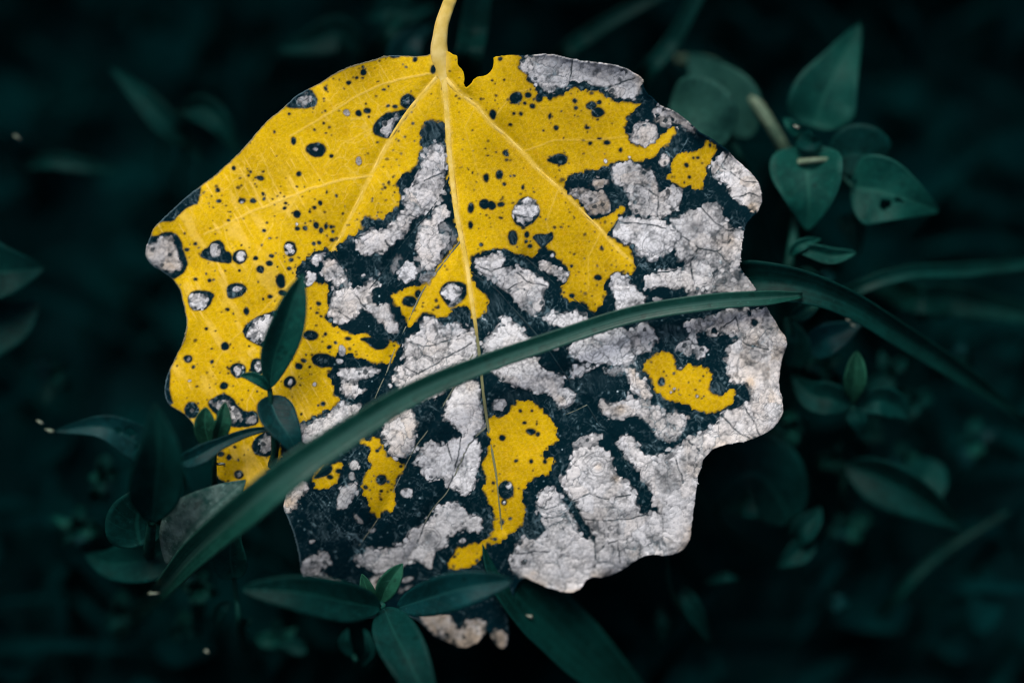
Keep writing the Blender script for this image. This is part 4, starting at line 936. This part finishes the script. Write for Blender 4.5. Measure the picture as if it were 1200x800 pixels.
# plants along the bottom edge of the leaf
plant('plantain_sprig', 'sprig of three long smooth leaves spread over the leaf tip', 'herb', (440, 790),
      [([(446, 712, 3), (410, 706, 6), (350, 694, 9), (284, 690, 9)], 46, M['herb_dark'], dict(prof='blunt', cup=.2, roll=-.15, wavy=.06)),  # darker materials paint the dimming toward the frame's bottom into these leaves
       ([(466, 712, 2), (505, 700, 5), (548, 688, 7), (600, 680, 7)], 44, M['herb_blue'], dict(prof='blunt', cup=.16, roll=.15, wavy=.06)),
       ([(450, 712, 2), (462, 740, 5), (482, 780, 8), (512, 850, 9)], 52, M['herb_dark'], dict(prof='blunt', cup=.2, wavy=.06)),
       ([(446, 706, 1), (452, 690, 2.5), (462, 674, 3), (472, 660, 2.5)], 24, M['bright'], dict(prof='lance', cup=.35)),
       ([(436, 702, 1), (430, 690, 1.6), (424, 672, 1.4)], 16, M['bright'], dict(prof='lance', cup=.35))],
      [([(440, 790, 'g'), (444, 745, -6), (447, 708, 1.5)], [7, 6, 5])])
plant('curled_seedling', 'tiny curled seedling in the dark under the leaf tip', 'herb', (420, 800),
      [([(424, 780, -8), (434, 765, -6), (432, 748, -6), (426, 736, -7)], 12, M['herb_dark'], {}),
       ([(412, 770, -8), (404, 752, -7), (408, 736, -7)], 14, M['herb_dark'], {})],
      [([(420, 800, 'g'), (418, 778, -10), (414, 766, -8)], [3, 3, 2])])
# chickweed at the upper right
plant('chickweed', 'leafy chickweed with pointed oval leaves beside the bleached leaf lobe', 'herb', (915, 400),
      [([(955, 150, -12), (964, 118, -11), (982, 80, -11), (1008, 28, -14)], 90, M['herb'], dict(prof='ovate', cup=.14, wavy=.12)),
       ([(944, 172, -8), (946, 200, -6), (948, 235, -6), (946, 270, -8)], 94, M['herb'], dict(prof='ovate', cup=.2, wavy=.12)),
       ([(975, 190, -9), (1000, 180, -8), (1018, 185, -8), (1030, 195, -9)], 74, M['herb_dark'], dict(prof='round', cup=.1)),
       ([(998, 220, -8), (1025, 222, -7), (1060, 232, -7), (1100, 248, -9)], 92, M['herb'], dict(prof='ovate', cup=.12, wavy=.12, holes=((.5, .38, .06, .17), (.62, .2, .05, .09)), n=60, na=24)),
       ([(928, 292, -6), (950, 294, -5), (975, 300, -5), (1003, 296, -5)], 20, M['herb'], dict(prof='obovate', cup=.4, wavy=.1)),
       ([(926, 300, -6), (934, 290, -5), (946, 284, -5), (962, 280, -6)], 14, M['herb'], dict(prof='lance', cup=.3)),
       ([(936, 158, -8), (926, 146, -7), (918, 138, -8)], 16, M['herb'], dict(prof='ovate', cup=.3)),
       ([(938, 160, -8), (950, 168, -6), (962, 166, -7)], 26, M['herb_dark'], dict(prof='ovate', cup=.3)),
       ([(995, 250, -14), (1000, 270, -13), (1006, 300, -14)], 36, M['herb_dark'], dict(prof='ovate'))],
      [([(915, 400, 'g'), (922, 330, -14), (926, 300, -9), (932, 262, -10), (934, 200, -12), (936, 158, -9)], [8, 7, 6, 6, 5, 4]),
       ([(936, 190, -7), (955, 188, -6), (980, 187, -7)], [4, 3.6, 3], M['stem_pale']),
       ([(975, 190, -9), (985, 205, -9), (1000, 220, -8)], [3, 3, 3])])
plant('pale_herb', 'blurred pale leaf on a thick straw coloured stalk behind the leaf rim', 'herb', (900, 330),
      [([(856, 160, -9), (835, 145, -8), (810, 125, -9), (786, 120, -11)], 84, M['pale'], dict(prof='round', cup=.12, wavy=.05)),
       ([(880, 160, -14), (862, 130, -13), (838, 100, -14), (806, 62, -18)], 76, M['pale'], dict(prof='lance', cup=.15))],
      [([(930, 260, 'g'), (930, 214, -20), (922, 182, -14), (898, 138, -12), (872, 102, -14), (850, 84, -16), (824, 72, -18), (796, 70, -22)], [9, 8, 7.5, 7.5, 8, 8, 6], M['stem_pale']),
       ([(900, 330, 'g'), (876, 210, -16), (856, 160, -10)], [5, 4, 3])])
# right-hand side
plant('forked_seedling', 'bright cupped seedling leaf rising on the dark right side', 'herb', (1000, 520),
      [([(1000, 472, -9), (1001, 455, -7), (1003, 437, -6), (1004, 412, -6)], 26, M['bright'], dict(prof='obovate', cup=.5)),
       ([(996, 476, -9), (975, 468, -8), (950, 462, -9), (928, 440, -11)], 40, M['herb_dark'], dict(prof='lance', cup=.3)),
       ([(1006, 480, -9), (1030, 470, -8), (1050, 476, -9), (1066, 490, -10)], 36, M['herb_dark'], dict(prof='lance', cup=.3)),
       ([(1000, 480, -9), (1006, 495, -9), (1010, 515, -11)], 26, M['herb_dark'], dict(prof='ovate'))],
      [([(1000, 520, 'g'), (1000, 495, -14), (1000, 470, -9)], [5, 4, 3])])
plant('speckled_seedling', 'bluish leaf flecked with tiny pale husks under the bending blade', 'herb', (940, 470),
      [([(948, 410, -9), (968, 398, -7), (990, 388, -7), (1012, 374, -8)], 42, M['herb_blue'], dict(prof='ovate', cup=.25)),
       ([(926, 372, -6), (940, 366, -5), (952, 358, -5), (960, 352, -6)], 20, M['herb'], dict(prof='lance', cup=.3)),
       ([(930, 430, -10), (934, 405, -8), (930, 390, -8), (920, 372, -9)], 36, M['herb_dark'], dict(prof='ovate', cup=.3))],
      [([(940, 470, 'g'), (942, 440, -14), (946, 410, -9)], [4, 4, 3]), ([(942, 440, -14), (932, 400, -9), (926, 372, -6)], [3, 3, 2])])
plant('dock_leaf', 'long dark leaf with a glossy rim lying on the lower right', 'herb', (1010, 640),
      [([(990, 545, -14), (1030, 562, -12), (1075, 585, -12), (1128, 620, -14)], 60, M['herb_dark'], dict(prof='lance', cup=.3, roll=.3)),
       ([(1060, 600, -18), (1075, 575, -16), (1085, 560, -16), (1096, 540, -18)], 60, M['herb_dark'], dict(prof='round', cup=.2))],
      [([(1010, 640, 'g'), (990, 590, -20), (990, 545, -14)], [5, 4, 3])])
plant('toothed_seedling', 'small toothed seedling leaf in the dark below the right lobe', 'herb', (925, 690),
      [([(930, 640, -13), (938, 625, -11), (952, 610, -11), (962, 594, -12)], 30, M['herb_dark'], dict(prof='lance', cup=.3, wavy=.3)),
       ([(948, 626, -13), (938, 645, -12), (925, 655, -12), (912, 664, -13)], 34, M['herb_dark'], dict(prof='ovate', cup=.3)),
       ([(975, 712, -16), (984, 704, -15), (996, 708, -16)], 22, M['herb_blue'], dict(prof='ovate'))],
      [([(925, 690, 'g'), (936, 660, -18), (946, 626, -13)], [4, 3, 3])])
plant('shade_leaf', 'broad dark leaf curving away beneath the notch of the right lobe', 'herb', (900, 660),
      [([(836, 590, -14), (865, 560, -11), (895, 560, -11), (930, 610, -14)], 110, M['herb_dark'], dict(prof='round', cup=.12))],
      [([(900, 660, 'g'), (850, 620, -20), (836, 590, -14)], [5, 4, 3])])
plant('hooked_seedling', 'hooked stalk with a ringed tip hanging under the right lobe', 'herb', (840, 780),
      [([(800, 686, -11), (808, 705, -10), (818, 725, -11), (832, 752, -14)], 24, M['herb_dark'], dict(prof='lance', holes=((.1, 0, .07, .5),), n=50, na=14)),
       ([(826, 682, -14), (850, 676, -12), (866, 678, -13)], 12, M['herb_dark'], {}),
       ([(776, 752, -17), (776, 730, -15), (772, 706, -16)], 16, M['herb_dark'], {})],
      [([(840, 780, 'g'), (810, 730, -17), (786, 690, -10), (782, 655, -5)], [4, 3, 3, 2.4])])
# left edge
plant('violet_leaf', 'broad veined leaf half out of view by a withered yellow tip', 'herb', (-40, 380),
      [([(-70, 330, -12), (-30, 318, -9), (10, 318, -8), (52, 314, -10)], 100, M['herb_dark'], dict(prof='ovate', cup=.2, wavy=.05)),
       ([(-60, 400, -13), (-20, 385, -11), (16, 375, -11), (46, 352, -12)], 90, M['herb_dark'], dict(prof='ovate', cup=.2))],
      [([(-40, 380, 'g'), (-60, 360, -20), (-70, 330, -12)], [6, 5, 4])])
plant('creeping_herb', 'faint narrow leaves drooping in the dark behind the left lobe', 'herb', (200, 250),
      [([(226, 168, -20), (200, 150, -17), (170, 118, -17), (130, 80, -20)], 34, M['herb_dark'], dict(prof='lance', cup=.3)),
       ([(212, 130, -18), (236, 128, -16), (258, 145, -15), (282, 184, -17)], 36, M['herb_dark'], dict(prof='lance', cup=.4)),
       ([(190, 165, -22), (215, 164, -20), (236, 190, -21)], 24, M['herb_dark'], dict(prof='lance')),
       ([(30, 196, -22), (60, 188, -20), (100, 194, -20), (140, 200, -22)], 22, M['herb_dark'], dict(prof='lance'))],
      [([(200, 250, 'g'), (214, 190, -26), (226, 165, -20)], [4, 4, 3]), ([(200, 250, 'g'), (190, 170, -28), (212, 130, -18)], [4, 3, 3])])
plant('top_herb', 'soft bluish leaves half hidden above the upper rim of the leaf', 'herb', (440, 160),
      [([(470, 90, -16), (474, 62, -14), (486, 44, -14), (505, 30, -16)], 44, M['herb_blue'], dict(prof='ovate', cup=.2)),
       ([(420, 60, -20), (400, 40, -18), (370, 48, -18), (325, 60, -20)], 46, M['herb_dark'], dict(prof='lance', cup=.2)),
       ([(430, 20, -22), (450, 12, -20), (480, 14, -20), (510, 6, -22)], 34, M['herb_dark'], dict(prof='lance'))],
      [([(440, 160, 'g'), (460, 110, -24), (470, 88, -16)], [4, 4, 3]), ([(440, 160, 'g'), (430, 90, -28), (420, 60, -20)], [4, 3, 3])])
for k, (lab, path, wd) in enumerate([
    ('blurred blade slanting up behind the rolled upper right rim', [(700, 190, 'g'), (748, 100, -20), (790, 45, -16), (830, -30, -14), (860, -80, -18)], [16, 20, 20, 18, 4]),
    ('dim blade crossing behind the bleached upper strip', [(610, 140, 'g'), (650, 75, -22), (690, 40, -19), (760, 0, -18), (830, -30, -22)], [14, 18, 20, 16, 4]),
    ('dim blade standing behind the top edge of the yellow half', [(380, 140, 'g'), (440, 60, -22), (470, 10, -20), (490, -60, -18)], [12, 16, 16, 5]),
    ('dim horizontal blade in the dark right of the chickweed', [(1000, 300, 'g'), (1060, 345, -18), (1120, 352, -16), (1230, 372, -18)], [18, 34, 40, 20]),
    ('dim blade leaning through the dark lower right corner', [(1000, 760, 'g'), (1050, 700, -22), (1100, 650, -20), (1180, 600, -20)], [10, 12, 12, 4])]):
    grass(lab, path, wd, M['blade_dark'])

# little weeds in the shade right of the leaf and at its lower left
SEED_SPOTS = [(1040, 440, -15), (962, 430, -13), (1075, 470, -17), (930, 500, -14), (1020, 505, -18), (960, 330, -14), (1090, 360, -18), (1120, 420, -20), (975, 540, -19),
              (1060, 540, -20), (1140, 520, -22), (120, 560, -14), (90, 620, -16), (230, 690, -12), (140, 720, -16), (330, 750, -14), (215, 740, -15), (60, 440, -19), (885, 560, -20), (990, 620, -21)]
SEED_LABELS = ['weed seedling behind the bright cupped seedling leaf', 'weed seedling between the spotted leaf and the cupped seedling', 'weed seedling under the lower side of the bending blade',
 'weed seedling at the foot of the right lobe of the spotted leaf', 'weed seedling below the bright cupped seedling', 'weed seedling at the base of the chickweed stem', 'weed seedling under the dim horizontal blade',
 'weed seedling at the drooping end of the bending blade', 'weed seedling at the stalk end of the glossy dark leaf', 'weed seedling above the long glossy dark leaf', 'weed seedling beyond the tip of the glossy dark leaf',
 'weed seedling under the holed leaf', 'weed seedling behind the blurred upright leaf cluster', 'weed seedling beneath the grey downy leaf', 'weed seedling near the foot of the long grass blade',
 'weed seedling under the left leaf of the three-leaved sprig', 'weed seedling beside the small oval stalked leaf', 'weed seedling below the broad veined leaf and withered tip', 'weed seedling over the broad leaf beneath the notch',
 'weed seedling below the round leaf of the glossy dark plant']
def seedlings():
    rs = random.Random(77)
    for (x, y, off), lab in zip(SEED_SPOTS, SEED_LABELS):
        lv = []
        n = rs.choice((3, 4, 4, 5)); a0 = rs.uniform(0, 6.28)
        for i in range(n):
            a = a0 + 6.28 * i / n + rs.uniform(-.4, .4); L = rs.uniform(16, 34)
            ex, ey = x + L * math.cos(a), y - L * math.sin(a)
            lv.append(([(x, y, off), ((x + ex) / 2, (y + ey) / 2, off + rs.uniform(.5, 2.2)), (ex, ey, off + rs.uniform(-2, 1.5))], rs.uniform(13, 22),
                       M[rs.choice(('herb_dark', 'herb_dark', 'herb_blue', 'herb'))], dict(prof=rs.choice(('ovate', 'blunt', 'obovate')), cup=rs.uniform(.1, .4), wavy=.12, n=18, na=6, seed=rs.randrange(999))))
        rx, ry = x + rs.uniform(-12, 12), y + rs.uniform(-5, 25)
        plant('weed_seedling', lab, 'herb', (rx, ry), lv, [([(rx, ry, 'g'), ((x + rx) / 2, (y + ry) / 2 + 4, off - 6), (x, y, off)], [3, 2.6, 2.2])],
              group='weed seedlings in the shade')
seedlings()

# pale flecks of husk
def husk(label, x, y, off, r, seed):
    rs = random.Random(seed); c = P(x, y, off * 1e-3); V, F = [], []; r *= .75; an = rs.uniform(-.9, .2)
    RG = RGT * math.cos(an) + UPV * math.sin(an); UG = UPV * math.cos(an) - RGT * math.sin(an)
    V.append(c + (CAM - c).normalized() * r * PX * .5); n = 9
    for i in range(n):
        a = 2 * math.pi * i / n; q = r * PX * rs.uniform(.45, 1.2)
        V.append(c + RG * (q * 1.7 * math.cos(a)) + UG * (q * .7 * math.sin(a)))
        F.append((0, i + 1, (i + 1) % n + 1))
    V.append(c + (c - CAM).normalized() * r * PX * .35)
    for i in range(n): F.append((n + 1, (i + 1) % n + 1, i + 1))
    return tag(mesh_obj('husk', V, F, M['husk']), label, 'husk')
husk('pale husk caught near a drooping leaf in the dark upper left', 20, 161, -10, 5, 1)
husk('small husk lying below the blurred upright leaf', 180, 695, -5.5, 6, 2)
husk('tiny white husk on the dark ground at lower left', 242, 763, -8, 4.5, 3)
husk('upper husk on the tip of the holed leaf', 48, 495, -5.4, 5, 4)
husk('lower husk on the tip of the holed leaf', 58, 505, -5.4, 5, 5)
husk('white chip wedged beside the pair of small round leaves', 258, 543, 1.0, 5, 6)
husk('yellowish husk on the bluish speckled leaf', 994, 375, -6.4, 3.5, 7)
husk('paler husk beside the yellowish one on the speckled leaf', 1000, 381, -6.4, 3.2, 8)
husk('pale fleck on the dark wide blade below the leaf', 621, 722, -5.2, 5, 9)
husk('small bud husk at the top of the chickweed stem', 934, 149, -6.0, 3.6, 10)

# ------------------------------------------------------------------ undergrowth: a mass of small leaves and grass, plus added shading tussocks
def undergrowth():
    rs = random.Random(42)
    V, F, UV = [], [], []
    def add(d):
        o = len(V); V.extend(d[0]); UV.extend(d[2]); F.extend([tuple(i + o for i in f) for f in d[1]])
    def leaf_z(x, y):      # height of the leaf plane above soil
        return H0 + y * math.tan(TILT)
    def in_view(p, m=1.12):
        v = p - CAM; d = v.dot(FWD)
        if d < 0.01: return True
        s = SENSOR / LENS * d / 2
        return abs(v.dot(RGT)) < s * m and abs(v.dot(UPV)) < s * m * 2 / 3
    up = Vector((0, 0, 1))
    for k in range(2600):
        x, y = rs.uniform(-.16, .16), rs.uniform(-.13, .20)
        a = rs.uniform(0, 6.28); dr = Vector((math.cos(a), math.sin(a), 0))
        hmax = min(max(leaf_z(x, y) - 0.02, 0.006), 0.026)
        h = hmax * rs.uniform(.25, .95)
        b = Vector((x, y, -.001))
        if k % 5 < 2:      # a low leaf on a stalk
            L = rs.uniform(.006, .014)
            p0 = b + up * h * .9
            path = [p0, p0 + dr * L * .5 + up * .001, p0 + dr * L - up * rs.uniform(0, .004)]
            add(ribbon_data(path, rs.uniform(.004, .009), prof=rs.choice(['ovate', 'lance', 'round']), n=7, na=4, cup=.2, side=up))
            add(ribbon_data([b, b.lerp(p0, .5) + dr * .0006, p0], [.0007, .0006], n=4, na=1, side=dr, cup=0))
        else:
            L = rs.uniform(.01, .035)
            path = [b, b + dr * L * .25 + up * h * .7, b + dr * L * .6 + up * h, b + dr * L + up * h * rs.uniform(.5, .95)]
            add(ribbon_data(path, [.0016, .002, .0016, .0003], n=8, na=2, cup=.2, side=up))
    # tall tussocks added outside the view, to shade the ground and frame edges
    k = 0
    while k < 4200:
        x, y = rs.uniform(-.30, .30), rs.uniform(-.26, .34)
        b = Vector((x, y, -.001))
        h = rs.uniform(.07, .17)
        a = rs.uniform(0, 6.28); dr = Vector((math.cos(a), math.sin(a), 0)); L = rs.uniform(.02, .07)
        path = [b, b + dr * L * .2 + up * h * .6, b + dr * L * .55 + up * h, b + dr * L + up * h * rs.uniform(.6, .95)]
        if any(in_view(q, 1.2) for q in smooth(path, 9)[1:]): 
            k += 0.15; continue
        add(ribbon_data(path, [.0022, .003, .0024, .0004], n=9, na=2, cup=.2, side=dr.cross(up).cross(dr) if rs.random() < .5 else None))
        k += 1
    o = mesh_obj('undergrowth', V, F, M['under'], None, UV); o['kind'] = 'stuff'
    o['label'] = 'dark mass of low leaves and grass around the fallen leaf, with unseen tussocks added for shade'; o['category'] = 'undergrowth'
undergrowth()
